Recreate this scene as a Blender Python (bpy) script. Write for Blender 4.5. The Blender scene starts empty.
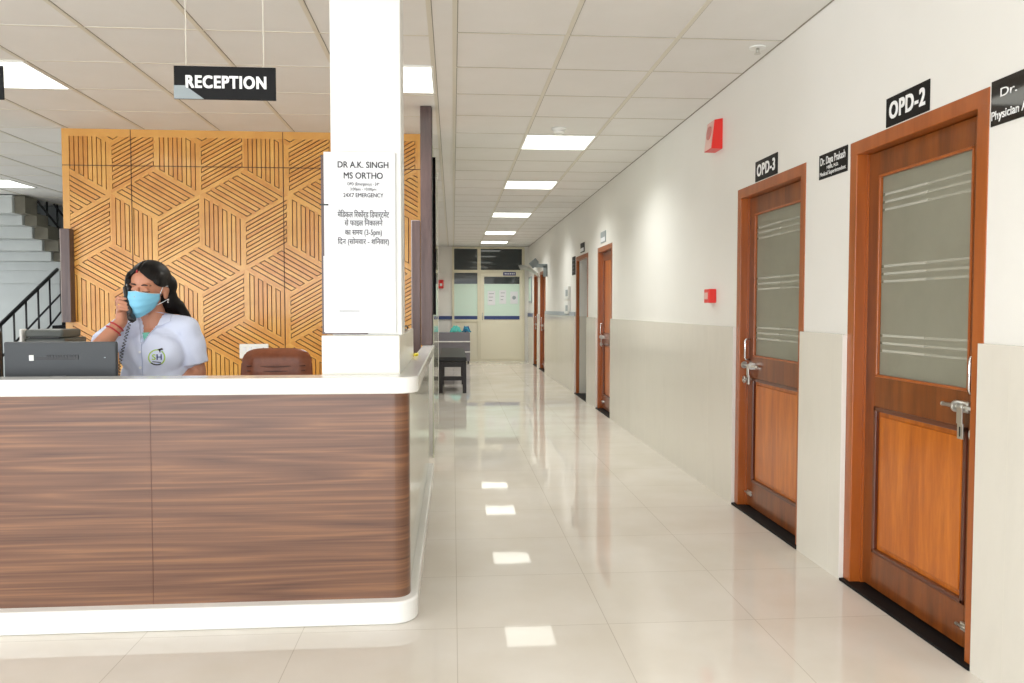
import bpy, bmesh, math, random
from mathutils import Vector, Matrix, Quaternion
from mathutils.bvhtree import BVHTree
random.seed(7)
sc = bpy.context.scene
COL = sc.collection
V = Vector
PI = math.pi
CZ = 2.712                      # ceiling height

# ------------------------------------------------------------------ camera
cam_d = bpy.data.cameras.new('camera')
cam = bpy.data.objects.new('camera', cam_d)
COL.objects.link(cam)
cam_d.sensor_width = 36.0
cam_d.sensor_fit = 'HORIZONTAL'
cam_d.lens = 790.0 / 1024.0 * 36.0
cam_d.clip_start = 0.05
_yaw = math.atan(59 / 790.0)
_pit = math.atan(33.5 * math.cos(_yaw) / 790.0)
cam.location = (0, 0, 1.257)
cam.rotation_euler = (PI / 2 - _pit, 0, -_yaw)
sc.camera = cam

# ------------------------------------------------------------------ world, daylight, exposure
w = bpy.data.worlds.new('world')
sc.world = w
w.use_nodes = True
bg = w.node_tree.nodes['Background']
bg.inputs[0].default_value = (0.90, 0.95, 1.0, 1)
bg.inputs[1].default_value = 1.3

def area(name, loc, rot, sx, sy, power, col=(1, 1, 1)):
    l = bpy.data.lights.new(name, 'AREA')
    l.shape = 'RECTANGLE'; l.size = sx; l.size_y = sy
    l.energy = power; l.color = col
    o = bpy.data.objects.new(name, l)
    COL.objects.link(o)
    o.location = loc; o.rotation_euler = rot
    return o
# daylight through the glazed entrance behind the camera, and through the stair hall windows, plus two added fills
area('entrance_daylight', (-3.2, -4.9, 1.3), (PI / 2 + 0.12, 0, 0), 8.0, 2.2, 135, (0.95, 0.975, 1.0))
area('added_ceiling_fill', (-2.6, -6.4, 0.05), (PI - 0.35, 0, 0), 9.0, 2.6, 270, (0.95, 0.975, 1.0))  # added upward fill, stands in for ground bounce to brighten the ceiling
area('added_side_fill', (-8.75, -1.6, 1.45), (0, -PI / 2, 0), 2.1, 5.6, 160, (0.93, 0.97, 1.0))  # added fill from an unseen lobby side, brightens the right wall and doors
area('stair_daylight', (-8.85, 10.6, 1.7), (0, -PI / 2, 0), 1.8, 3.2, 60, (0.86, 0.93, 1.0))
sc.view_settings.view_transform = 'Standard'
sc.view_settings.look = 'None'
sc.view_settings.gamma = 1.0
sc.view_settings.use_curve_mapping = False
sc.view_settings.exposure = 0.40
PANEL_POWER = 1.9                # emission of the ceiling light diffusers
LAMP_POWER = 13.0               # downlight of each ceiling panel, W

# ------------------------------------------------------------------ materials
def lin(c):
    return tuple((x / 12.92 if x <= 0.04045 else ((x + 0.055) / 1.055) ** 2.4) for x in [v / 255.0 for v in c]) + (1.0,)

def mat(name, col, rough=0.5, metal=0.0, coat=0.0, spec=0.5, emit=None, estr=0, trans=0.0, noise=None, nscale=(8, 8, 8), bump=0.0, alpha=1.0, sheen=0.0, sss=0.0):
    m = bpy.data.materials.new(name)
    m.use_nodes = True
    nt = m.node_tree
    b = nt.nodes['Principled BSDF']
    b.inputs['Base Color'].default_value = lin(col)
    b.inputs['Roughness'].default_value = rough
    b.inputs['Metallic'].default_value = metal
    b.inputs['Coat Weight'].default_value = coat
    b.inputs['Coat Roughness'].default_value = 0.08
    b.inputs['Specular IOR Level'].default_value = spec
    b.inputs['Transmission Weight'].default_value = trans
    if sss:
        b.inputs['Subsurface Weight'].default_value = sss
        b.inputs['Subsurface Radius'].default_value = (0.02, 0.008, 0.004)
    if emit:
        b.inputs['Emission Color'].default_value = lin(emit)
        b.inputs['Emission Strength'].default_value = estr
    if noise is not None:
        tc = nt.nodes.new('ShaderNodeTexCoord')
        mp = nt.nodes.new('ShaderNodeMapping')
        mp.inputs['Scale'].default_value = nscale
        nz = nt.nodes.new('ShaderNodeTexNoise')
        nz.inputs['Scale'].default_value = 1.0
        nz.inputs['Detail'].default_value = 6
        nz.inputs['Roughness'].default_value = 0.6
        rp = nt.nodes.new('ShaderNodeValToRGB')
        rp.color_ramp.elements[0].position = 0.3
        rp.color_ramp.elements[1].position = 0.7
        rp.color_ramp.elements[0].color = lin(noise)
        rp.color_ramp.elements[1].color = lin(col)
        nt.links.new(tc.outputs['Object'], mp.inputs[0])
        nt.links.new(mp.outputs[0], nz.inputs['Vector'])
        nt.links.new(nz.outputs['Fac'], rp.inputs[0])
        nt.links.new(rp.outputs[0], b.inputs['Base Color'])
        if bump:
            bp = nt.nodes.new('ShaderNodeBump')
            bp.inputs['Strength'].default_value = bump
            bp.inputs['Distance'].default_value = 0.005
            nt.links.new(nz.outputs['Fac'], bp.inputs['Height'])
            nt.links.new(bp.outputs[0], b.inputs['Normal'])
    return m

def streak_mat(name, stops, scale, rough, coat=0.0, warp=0.3, ringscale=None, spec=0.5, tone=None):
    """wood or stone with grain stretched along one axis; stops: [(pos, rgb)]"""
    m = bpy.data.materials.new(name)
    m.use_nodes = True
    nt = m.node_tree
    b = nt.nodes['Principled BSDF']
    b.inputs['Roughness'].default_value = rough
    b.inputs['Coat Weight'].default_value = coat
    b.inputs['Coat Roughness'].default_value = 0.1
    b.inputs['Specular IOR Level'].default_value = spec
    tc = nt.nodes.new('ShaderNodeTexCoord')
    mp = nt.nodes.new('ShaderNodeMapping')
    mp.inputs['Scale'].default_value = scale
    n1 = nt.nodes.new('ShaderNodeTexNoise')
    n1.inputs['Scale'].default_value = 1.0
    n1.inputs['Detail'].default_value = 8
    n1.inputs['Roughness'].default_value = 0.65
    n1.inputs['Distortion'].default_value = warp
    rp = nt.nodes.new('ShaderNodeValToRGB')
    els = rp.color_ramp.elements
    while len(els) < len(stops):
        els.new(0.5)
    for e, (p, c) in zip(els, stops):
        e.position = p; e.color = lin(c)
    nt.links.new(tc.outputs['Object'], mp.inputs[0])
    nt.links.new(mp.outputs[0], n1.inputs['Vector'])
    src = n1.outputs['Fac']
    if ringscale:
        mp2 = nt.nodes.new('ShaderNodeMapping')
        mp2.inputs['Scale'].default_value = ringscale
        n2 = nt.nodes.new('ShaderNodeTexNoise')
        n2.inputs['Scale'].default_value = 1.0
        n2.inputs['Detail'].default_value = 2
        nt.links.new(tc.outputs['Object'], mp2.inputs[0])
        nt.links.new(mp2.outputs[0], n2.inputs['Vector'])
        mul = nt.nodes.new('ShaderNodeMath'); mul.operation = 'MULTIPLY'; mul.inputs[1].default_value = 13.0
        fr = nt.nodes.new('ShaderNodeMath'); fr.operation = 'PINGPONG'; fr.inputs[1].default_value = 0.5
        nt.links.new(n2.outputs['Fac'], mul.inputs[0])
        nt.links.new(mul.outputs[0], fr.inputs[0])
        mx = nt.nodes.new('ShaderNodeMath'); mx.operation = 'MULTIPLY_ADD'
        mx.inputs[1].default_value = 0.42
        nt.links.new(fr.outputs[0], mx.inputs[0])
        m3 = nt.nodes.new('ShaderNodeMath'); m3.operation = 'MULTIPLY'; m3.inputs[1].default_value = 0.78
        nt.links.new(n1.outputs['Fac'], m3.inputs[0])
        nt.links.new(m3.outputs[0], mx.inputs[2])
        src = mx.outputs[0]
    nt.links.new(src, rp.inputs[0])
    out = rp.outputs[0]
    if tone:
        at = nt.nodes.new('ShaderNodeAttribute'); at.attribute_name = 'tone'
        rp2 = nt.nodes.new('ShaderNodeValToRGB')
        rp2.color_ramp.elements[0].color = lin(tone[0])
        rp2.color_ramp.elements[1].color = lin(tone[1])
        nt.links.new(at.outputs['Fac'], rp2.inputs[0])
        mm = nt.nodes.new('ShaderNodeMix'); mm.data_type = 'RGBA'; mm.blend_type = 'MULTIPLY'
        mm.inputs[0].default_value = 1.0
        nt.links.new(out, mm.inputs[6]); nt.links.new(rp2.outputs[0], mm.inputs[7])
        out = mm.outputs[2]
    nt.links.new(out, b.inputs['Base Color'])
    return m

def floor_mat():
    m = bpy.data.materials.new('polished_floor_tile')
    m.use_nodes = True
    nt = m.node_tree; N = nt.nodes; L = nt.links
    b = N['Principled BSDF']
    b.inputs['Roughness'].default_value = 0.035
    b.inputs['Specular IOR Level'].default_value = 0.45
    tc = N.new('ShaderNodeTexCoord')
    mp = N.new('ShaderNodeMapping')
    mp.inputs['Location'].default_value = (-0.012, -0.06, 0)
    L.new(tc.outputs['Object'], mp.inputs[0])
    br = N.new('ShaderNodeTexBrick')
    br.offset = 0.0; br.squash = 1.0
    br.inputs['Scale'].default_value = 1.0
    br.inputs['Brick Width'].default_value = 0.6
    br.inputs['Row Height'].default_value = 0.6
    br.inputs['Mortar Size'].default_value = 0.0016
    br.inputs['Mortar Smooth'].default_value = 0.1
    br.inputs['Color1'].default_value = lin((226, 220, 211))
    br.inputs['Color2'].default_value = lin((223, 217, 208))
    br.inputs['Mortar'].default_value = lin((196, 188, 176))
    L.new(mp.outputs[0], br.inputs['Vector'])
    nz = N.new('ShaderNodeTexNoise'); nz.inputs['Scale'].default_value = 2.2; nz.inputs['Detail'].default_value = 5
    L.new(tc.outputs['Object'], nz.inputs['Vector'])
    rp = N.new('ShaderNodeValToRGB')
    rp.color_ramp.elements[0].position = 0.35; rp.color_ramp.elements[1].position = 0.65
    rp.color_ramp.elements[0].color = lin((246, 244, 240)); rp.color_ramp.elements[1].color = (1, 1, 1, 1)
    L.new(nz.outputs['Fac'], rp.inputs[0])
    mx = N.new('ShaderNodeMix'); mx.data_type = 'RGBA'; mx.blend_type = 'MULTIPLY'; mx.inputs[0].default_value = 1
    L.new(br.outputs['Color'], mx.inputs[6]); L.new(rp.outputs[0], mx.inputs[7])
    L.new(mx.outputs[2], b.inputs['Base Color'])
    bp = N.new('ShaderNodeBump'); bp.inputs['Strength'].default_value = 0.03; bp.inputs['Distance'].default_value = 0.01
    nz2 = N.new('ShaderNodeTexNoise'); nz2.inputs['Scale'].default_value = 5.0; nz2.inputs['Detail'].default_value = 1
    L.new(tc.outputs['Object'], nz2.inputs['Vector'])
    L.new(nz2.outputs['Fac'], bp.inputs['Height'])
    L.new(bp.outputs[0], b.inputs['Normal'])
    return m

M = {}
M['floor'] = floor_mat()
M['wall'] = mat('cream_wall_paint', (241, 239, 234), 0.5, noise=(237, 235, 229), nscale=(1.2, 1.2, 1.2))
M['wall_grey'] = mat('grey_stair_wall_paint', (196, 200, 198), 0.6, noise=(186, 190, 188), nscale=(2, 2, 2))
M['olive'] = mat('olive_grey_stair_string', (122, 118, 104), 0.7, noise=(108, 104, 92), nscale=(5, 5, 5))
M['ceiling'] = mat('ceiling_tile', (236, 234, 231), 0.8, noise=(232, 230, 226), nscale=(3, 3, 3))
M['grid'] = mat('ceiling_grid_metal', (222, 217, 203), 0.4)
M['gap'] = mat('painted_grid_shadow', (150, 144, 132), 0.8)  # dark colour for shadow lines painted beside the ceiling grid
M['dado'] = streak_mat('glazed_dado_tile', [(0.3, (222, 217, 206)), (0.5, (224, 219, 208)), (0.7, (220, 215, 204))], (4, 4, 1.5), 0.16, spec=0.5)
M['white_tile'] = mat('white_edge_trim', (240, 238, 232), 0.3)
M['column'] = mat('white_column_paint', (236, 236, 232), 0.35)
M['column_tile'] = mat('glazed_white_tile', (238, 235, 225), 0.12, noise=(233, 230, 219), nscale=(3, 3, 3))
M['marble'] = mat('white_polished_stone', (247, 247, 244), 0.12, noise=(241, 241, 237), nscale=(4, 4, 4), coat=0.3)
M['side_tile'] = mat('greenish_polished_tile', (190, 190, 168), 0.09, noise=(178, 178, 155), nscale=(3, 3, 1.2), coat=0.4)
M['counter_wood'] = streak_mat('walnut_laminate', [(0.26, (80, 54, 43)), (0.40, (104, 72, 56)), (0.53, (118, 83, 64)), (0.66, (142, 102, 74)), (0.8, (98, 68, 52))], (0.9, 0.9, 95), 0.3, warp=0.25, ringscale=(0.25, 0.25, 7.5))
M['dark_plank'] = streak_mat('dark_wenge_laminate', [(0.3, (66, 50, 50)), (0.5, (88, 70, 68)), (0.75, (108, 88, 84))], (14, 14, 1.6), 0.3)
M['bamboo'] = streak_mat('honey_bamboo', [(0.25, (206, 148, 66)), (0.5, (224, 168, 84)), (0.75, (232, 182, 98))], (5, 5, 5), 0.28, coat=0.35, tone=((238, 216, 196), (255, 255, 255)))
M['bamboo_back'] = mat('dark_groove_board', (92, 56, 24), 0.6)
M['frame_wood'] = streak_mat('orange_brown_door_frame', [(0.3, (146, 74, 24)), (0.5, (164, 85, 29)), (0.75, (176, 95, 35))], (16, 16, 1.4), 0.3, coat=0.3)
M['door_wood'] = streak_mat('varnished_door_wood', [(0.3, (90, 44, 14)), (0.5, (122, 62, 20)), (0.75, (146, 80, 28))], (14, 14, 1.8), 0.28, coat=0.3)
M['panel_wood'] = streak_mat('varnished_teak_panel', [(0.3, (156, 76, 12)), (0.5, (186, 98, 18)), (0.7, (212, 122, 34))], (13, 13, 1.6), 0.28, coat=0.3)
M['moulding'] = mat('dark_panel_moulding', (92, 44, 26), 0.3, coat=0.4)
M['frosted'] = mat('frosted_glass', (164, 164, 147), 0.34, spec=0.5, trans=0.25, noise=(150, 150, 133), nscale=(3, 3, 3))
M['stripe'] = mat('clear_glass_stripe', (196, 196, 184), 0.12, trans=0.15)
M['stripe_reflection_dim'] = mat('clear_glass_stripe_reflection_dim', (178, 178, 164), 0.2, trans=0.15)  # dimmer stripe copy, a reflection put into the colour
M['stripe_dark'] = mat('clear_glass_stripe_dark', (110, 110, 92), 0.1)
M['steel'] = mat('brushed_steel', (205, 203, 196), 0.3, metal=0.85)
M['chrome'] = mat('chrome', (225, 225, 225), 0.12, metal=1.0)
M['granite'] = mat('black_granite', (14, 13, 15), 0.6, spec=0.2, noise=(16, 15, 16), nscale=(60, 60, 60))
M['black'] = mat('black_plastic', (22, 22, 24), 0.35)
M['black_gloss'] = mat('black_acrylic', (12, 12, 14), 0.05, spec=0.6)
M['black_sign'] = mat('black_sign_board', (10, 10, 12), 0.5, spec=0.25)
M['lettering'] = mat('white_lettering', (250, 250, 250), 0.4)
M['grey_print'] = mat('grey_print', (92, 92, 98), 0.6)
M['dark_print'] = mat('dark_grey_print', (60, 60, 66), 0.6)
M['mark_grey'] = mat('grey_sign_corner', (150, 160, 164), 0.3)
M['paper'] = mat('white_paper', (236, 237, 240), 0.5)
M['red'] = mat('red_plastic', (226, 44, 36), 0.35)
M['pink'] = mat('pale_pink_lens', (236, 190, 180), 0.3)
M['lens'] = mat('rose_lens', (206, 120, 112), 0.3)
M['white_plastic'] = mat('white_plastic', (240, 240, 236), 0.35)
M['rail'] = mat('black_painted_iron', (16, 16, 18), 0.35)
M['navy'] = mat('navy_stripe', (38, 62, 120), 0.35)
M['alum'] = mat('cream_aluminium', (226, 220, 196), 0.4)
M['cream_board'] = mat('cream_door_board', (236, 230, 208), 0.4)
M['dark_glass'] = mat('dark_transom_glass', (44, 52, 54), 0.03, spec=0.7)
M['green_film'] = mat('green_frosted_film', (218, 240, 226), 0.35, spec=0.4)
M['grey_cab'] = mat('grey_steel_cabinet', (122, 120, 128), 0.4)
M['cloth_blue'] = mat('turquoise_cloth', (60, 160, 180), 0.8, noise=(30, 60, 120), nscale=(14, 14, 14))
M['cloth_teal'] = mat('teal_green_cloth', (90, 190, 180), 0.8)
M['stool_top'] = mat('black_leatherette', (20, 20, 20), 0.45)
M['stool_wood'] = mat('dark_brown_wood', (24, 17, 16), 0.45)
M['leather'] = mat('brown_leather', (140, 76, 44), 0.35, noise=(122, 64, 36), nscale=(30, 30, 30), bump=0.2)
M['monitor'] = mat('charcoal_plastic', (50, 54, 58), 0.45)
M['monitor2'] = mat('dark_grey_plastic', (84, 88, 84), 0.45)
M['skin'] = mat('skin', (192, 134, 106), 0.48, noise=(184, 125, 98), nscale=(14, 14, 14), sss=0.12)
M['hair'] = streak_mat('black_hair', [(0.3, (8, 6, 6)), (0.6, (16, 11, 10)), (0.8, (26, 18, 16))], (60, 60, 8), 0.5, spec=0.22)
M['coat'] = mat('white_coat_cotton', (214, 220, 240), 0.75, noise=(206, 213, 236), nscale=(9, 9, 5), bump=0.6)
M['mask'] = mat('light_blue_mask', (128, 196, 226), 0.7)
M['mask_white'] = mat('white_mask_edge', (232, 240, 246), 0.7)
M['teal'] = mat('mint_undershirt', (120, 190, 170), 0.8)
M['trousers'] = mat('navy_trousers', (40, 44, 66), 0.8)
M['green_ring'] = mat('lime_print', (170, 200, 90), 0.7)
M['navy_print'] = mat('navy_print', (44, 52, 120), 0.7)
M['lash'] = mat('dark_lash', (28, 16, 14), 0.6)
M['lip'] = mat('red_bracelet', (170, 30, 40), 0.4)
M['gold'] = mat('gold', (220, 180, 90), 0.25, metal=1.0)
M['yellow'] = mat('yellow_plastic', (230, 210, 50), 0.4)
M['diffuser'] = mat('light_diffuser', (255, 255, 255), 0.5, emit=(252, 255, 244), estr=PANEL_POWER)

# ------------------------------------------------------------------ mesh helpers
class MB:
    def __init__(s): s.bm = bmesh.new(); s.mi = 0
    def _fin(s, faces, smooth=False):
        for f in faces:
            f.material_index = s.mi; f.smooth = smooth
    def box(s, a, b, bev=0.0, rot=None, about=None, seg=2):
        a = V(a); b = V(b)
        lo = V((min(a[i], b[i]) for i in range(3))); hi = V((max(a[i], b[i]) for i in range(3)))
        t = bmesh.new()
        r = bmesh.ops.create_cube(t, size=1.0)
        bmesh.ops.scale(t, vec=hi - lo, verts=t.verts)
        if bev:
            bmesh.ops.bevel(t, geom=t.edges[:], offset=bev, segments=seg, profile=0.5, affect='EDGES', clamp_overlap=True)
        c = (lo + hi) / 2
        bmesh.ops.translate(t, vec=c, verts=t.verts)
        if rot is not None:
            bmesh.ops.rotate(t, cent=V(about) if about is not None else c, matrix=rot, verts=t.verts)
        s.merge(t, smooth=False)
        return s
    def merge(s, t, smooth=False):
        vm = {v: s.bm.verts.new(v.co) for v in t.verts}
        fs = []
        for f in t.faces:
            try: fs.append(s.bm.faces.new([vm[v] for v in f.verts]))
            except ValueError: pass
        s._fin(fs, smooth)
        t.free()
    def cyl(s, p0, p1, r0, r1=None, n=16, caps=True, smooth=True):
        p0 = V(p0); p1 = V(p1); r1 = r0 if r1 is None else r1
        d = (p1 - p0).normalized()
        q = V((0, 0, 1)).rotation_difference(d)
        A = []; B = []
        for i in range(n):
            a = 2 * PI * i / n
            u = q @ V((math.cos(a), math.sin(a), 0))
            A.append(s.bm.verts.new(p0 + u * r0)); B.append(s.bm.verts.new(p1 + u * r1))
        fs = [s.bm.faces.new([A[i], A[(i + 1) % n], B[(i + 1) % n], B[i]]) for i in range(n)]
        s._fin(fs, smooth)
        if caps:
            s._fin([s.bm.faces.new(A[::-1]), s.bm.faces.new(B)], False)
        return s
    def tube(s, pts, r, n=8):
        rr = r if isinstance(r, (list, tuple)) else [r] * len(pts)
        pts = [V(p) for p in pts]
        rings = []
        for i, p in enumerate(pts):
            d = (pts[min(i + 1, len(pts) - 1)] - pts[max(i - 1, 0)]).normalized()
            q = V((0, 0, 1)).rotation_difference(d)
            rings.append([s.bm.verts.new(p + (q @ V((math.cos(2 * PI * k / n), math.sin(2 * PI * k / n), 0))) * rr[i]) for k in range(n)])
        for A, B in zip(rings, rings[1:]):
            best = min(range(n), key=lambda o: sum((A[k].co - B[(k + o) % n].co).length for k in range(n)))
            s._fin([s.bm.faces.new([A[k], A[(k + 1) % n], B[(k + 1 + best) % n], B[(k + best) % n]]) for k in range(n)], True)
        s._fin([s.bm.faces.new(rings[0][::-1]), s.bm.faces.new(rings[-1])], False)
        return s
    def ell(s, c, r, rot=None, u=24, v=16):
        t = bmesh.new()
        bmesh.ops.create_uvsphere(t, u_segments=u, v_segments=v, radius=1.0)
        bmesh.ops.scale(t, vec=V(r) if hasattr(r, '__len__') else V((r, r, r)), verts=t.verts)
        if rot is not None: bmesh.ops.rotate(t, cent=(0, 0, 0), matrix=rot, verts=t.verts)
        bmesh.ops.translate(t, vec=V(c), verts=t.verts)
        s.merge(t, smooth=True)
        return s
    def cap(s, p0, p1, r0, r1=None):
        r1 = r0 if r1 is None else r1
        s.cyl(p0, p1, r0, r1, 20); s.ell(p0, r0, u=20, v=12); s.ell(p1, r1, u=20, v=12)
        return s
    def prism(s, poly, z0, z1, axis='z', smooth=False):
        def mk(a, b, c):
            return {'z': (a, b, c), 'y': (a, c, b), 'x': (c, a, b)}[axis]
        A = [s.bm.verts.new(mk(x, y, z0)) for x, y in poly]
        B = [s.bm.verts.new(mk(x, y, z1)) for x, y in poly]
        n = len(poly)
        s._fin([s.bm.faces.new([A[i], A[(i + 1) % n], B[(i + 1) % n], B[i]]) for i in range(n)], smooth)
        s._fin([s.bm.faces.new(A[::-1]), s.bm.faces.new(B)], False)
        return s
    def grid(s, P, smooth=True, closed=False):
        R = [[s.bm.verts.new(V(p)) for p in row] for row in P]
        for i in range(len(R) - 1):
            for j in range(len(R[0]) - 1):
                s._fin([s.bm.faces.new([R[i][j], R[i][j + 1], R[i + 1][j + 1], R[i + 1][j]])], smooth)
        return s
    def build(s, name, m, parent=None, recalc=True, **tags):
        if recalc: bmesh.ops.recalc_face_normals(s.bm, faces=s.bm.faces)
        me = bpy.data.meshes.new(name)
        if parent is not None:
            bmesh.ops.translate(s.bm, vec=-world_loc(parent), verts=s.bm.verts)
        s.bm.to_mesh(me); s.bm.free()
        for x in (m if isinstance(m, (list, tuple)) else [m]):
            me.materials.append(M[x] if isinstance(x, str) else x)
        o = bpy.data.objects.new(name, me)
        COL.objects.link(o)
        if parent is not None: o.parent = parent
        for k, v in tags.items(): o[k] = v
        return o

def world_loc(o):
    p = V((0, 0, 0))
    while o is not None:
        p = p + o.location; o = o.parent
    return p

def thing(name, label, cat, loc, group=None, kind=None):
    o = bpy.data.objects.new(name, None)
    COL.objects.link(o)
    o.location = loc
    if label: o['label'] = label
    if cat: o['category'] = cat
    if group: o['group'] = group
    if kind: o['kind'] = kind
    return o

def struct(mb, name, m, parent=None):
    return mb.build(name, m, parent, **({'kind': 'structure'} if parent is None else {}))

def copy_tree(o, parent=None):
    c = o.copy(); COL.objects.link(c)
    if parent is not None: c.parent = parent
    for ch in [x for x in bpy.data.objects if x.parent == o and x.name in COL.objects]:
        copy_tree(ch, c)
    return c

_tdg = None
def text_mesh(body, size, bold=0.0, depth=0.001, align='CENTER', sx=1.0):
    cu = bpy.data.curves.new('lettering', 'FONT')
    cu.body = body; cu.size = size; cu.align_x = align; cu.align_y = 'CENTER'
    cu.extrude = depth; cu.resolution_u = 4
    if bold > 0.02: cu.space_character = 1.12
    t = bpy.data.objects.new('lettering_source', cu)
    COL.objects.link(t)
    bpy.context.view_layer.update()
    me = bpy.data.meshes.new_from_object(t.evaluated_get(bpy.context.evaluated_depsgraph_get()))
    bpy.data.objects.remove(t)
    me.materials.clear()
    if bold:
        b_ = bmesh.new()
        for dx in (-1, 0, 1):
            for dy in (-0.6, 0.6):
                t2 = bmesh.new(); t2.from_mesh(me)
                bmesh.ops.translate(t2, vec=(dx * bold * size, dy * bold * size, 0.00004 * (dx * 2 + dy)), verts=t2.verts)
                tmp = bpy.data.meshes.new('tmp'); t2.to_mesh(tmp); t2.free()
                b_.from_mesh(tmp); bpy.data.meshes.remove(tmp)
        b_.to_mesh(me); b_.free()
    return me

def lettering(body, size, mtx, m, parent, name='lettering', bold=0.0, sx=1.0, fit=None, align='CENTER', depth=0.0008):
    me = text_mesh(body, size, bold, depth, align)
    if fit and me.vertices:
        xs = [v.co.x for v in me.vertices]
        sx = fit / (max(xs) - min(xs))
    for v in me.vertices: v.co.x *= sx
    me.transform(Matrix.Translation(-world_loc(parent)) @ mtx)
    me.materials.append(M[m])
    me.name = name
    o = bpy.data.objects.new(name, me)
    COL.objects.link(o); o.parent = parent
    return o

def face_cam(x, y, z):      # text plane facing -Y
    return Matrix.Translation((x, y, z)) @ Matrix.Rotation(PI / 2, 4, 'X')
def face_left(x, y, z):     # text plane facing -X (on the right wall)
    return Matrix.Translation((x, y, z)) @ Matrix.Rotation(-PI / 2, 4, 'Z') @ Matrix.Rotation(PI / 2, 4, 'X')

# ------------------------------------------------------------------ floor and ceiling
mb = MB(); mb.box((-9, -5, -0.1), (5.2, 19.4, 0)); struct(mb, 'floor', 'floor')
mb = MB(); mb.box((-9, -5, CZ), (5.2, 11.75, CZ + 0.1)); mb.box((-2.6, 11.75, CZ), (5.2, 19.4, CZ + 0.1))
ceiling = struct(mb, 'ceiling', 'ceiling')
g = MB()
h = 0.012; zc = CZ - 0.004
ys = [4.25 + 0.6 * k for k in range(-14, 25)]
for x in (0.014, 0.614, 1.214, -0.113):
    g.box((x - h, -4.9, zc), (x + h, 18.78, CZ + 0.002))
for y in ys:
    g.box((0.014, y - 0.006, zc + 0.002), (1.795, y + 0.006, CZ + 0.002))
x = -0.713
while x > -8.8:
    g.box((x - h, -4.9, zc), (x + h, 11.7, CZ + 0.002)); x -= 0.6
y = 4.31 - 0.6 * 15
while y < 11.6:
    g.box((-8.8, y - 0.006, zc + 0.002), (-0.113, y + 0.006, CZ + 0.002)); y += 0.6
struct(g, 'ceiling_grid', 'grid', ceiling)
g = MB()  # thin dark strips imitating the shade along runners and wall
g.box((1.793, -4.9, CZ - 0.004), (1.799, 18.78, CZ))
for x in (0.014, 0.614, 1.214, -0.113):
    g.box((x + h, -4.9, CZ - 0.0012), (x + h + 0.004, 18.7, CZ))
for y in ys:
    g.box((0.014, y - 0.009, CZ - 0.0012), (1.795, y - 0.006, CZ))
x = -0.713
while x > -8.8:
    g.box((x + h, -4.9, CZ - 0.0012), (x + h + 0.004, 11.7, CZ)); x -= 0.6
struct(g, 'ceiling_grid_shadow_strips', 'gap', ceiling)

# ------------------------------------------------------------------ right wall with its door openings
DOORS = [(2.556, 3.487), (3.940, 4.907), (8.86, 9.76), (10.46, 11.50), (15.30, 16.30), (16.70, 17.53)]
DH = 2.0
WT = 0.24
mb = MB()
y = -5.0
for a, b in DOORS:
    mb.box((1.8, y, 0), (1.8 + WT, a, CZ)); mb.box((1.8, a, DH), (1.8 + WT, b, CZ)); y = b
mb.box((1.8, y, 0), (1.8 + WT, 19.4, CZ))
struct(mb, 'wall_right', 'wall')
mb = MB(); mb.box((5.0, -5, 0), (5.2, 19.4, CZ)); mb.box((1.8 + WT, -5, 0), (5.0, -4.9, CZ)); mb.box((1.8 + WT, 19.2, 0), (5.0, 19.4, CZ))
for yy in (3.7, 6.6, 10.1, 13.5): mb.box((1.8 + WT, yy, 0), (5.0, yy + 0.1, CZ))
struct(mb, 'wall_rooms', 'wall')
# dado tiles, one run per pier, white edge at the near end
k = 1
edges = [-4.9] + [e for d in DOORS for e in d] + [18.78]
for a, b in zip(edges[::2], edges[1::2]):
    mb = MB()
    mb.box((1.778, a + 0.004, 0.0), (1.7995, b, 1.137))
    mb.mi = 1
    mb.box((1.7775, a, 0.0), (1.7995, a + 0.004, 1.137))
    yy = math.ceil(a / 0.6) * 0.6
    mb.mi = 2
    while yy < b - 0.02:
        if yy > a + 0.05: mb.box((1.7778, yy - 0.0004, 0), (1.779, yy + 0.0004, 1.137))
        yy += 0.6
    o = mb.build('trim_%d' % k, ['dado', 'white_tile', 'grid'], kind='structure'); k += 1

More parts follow.
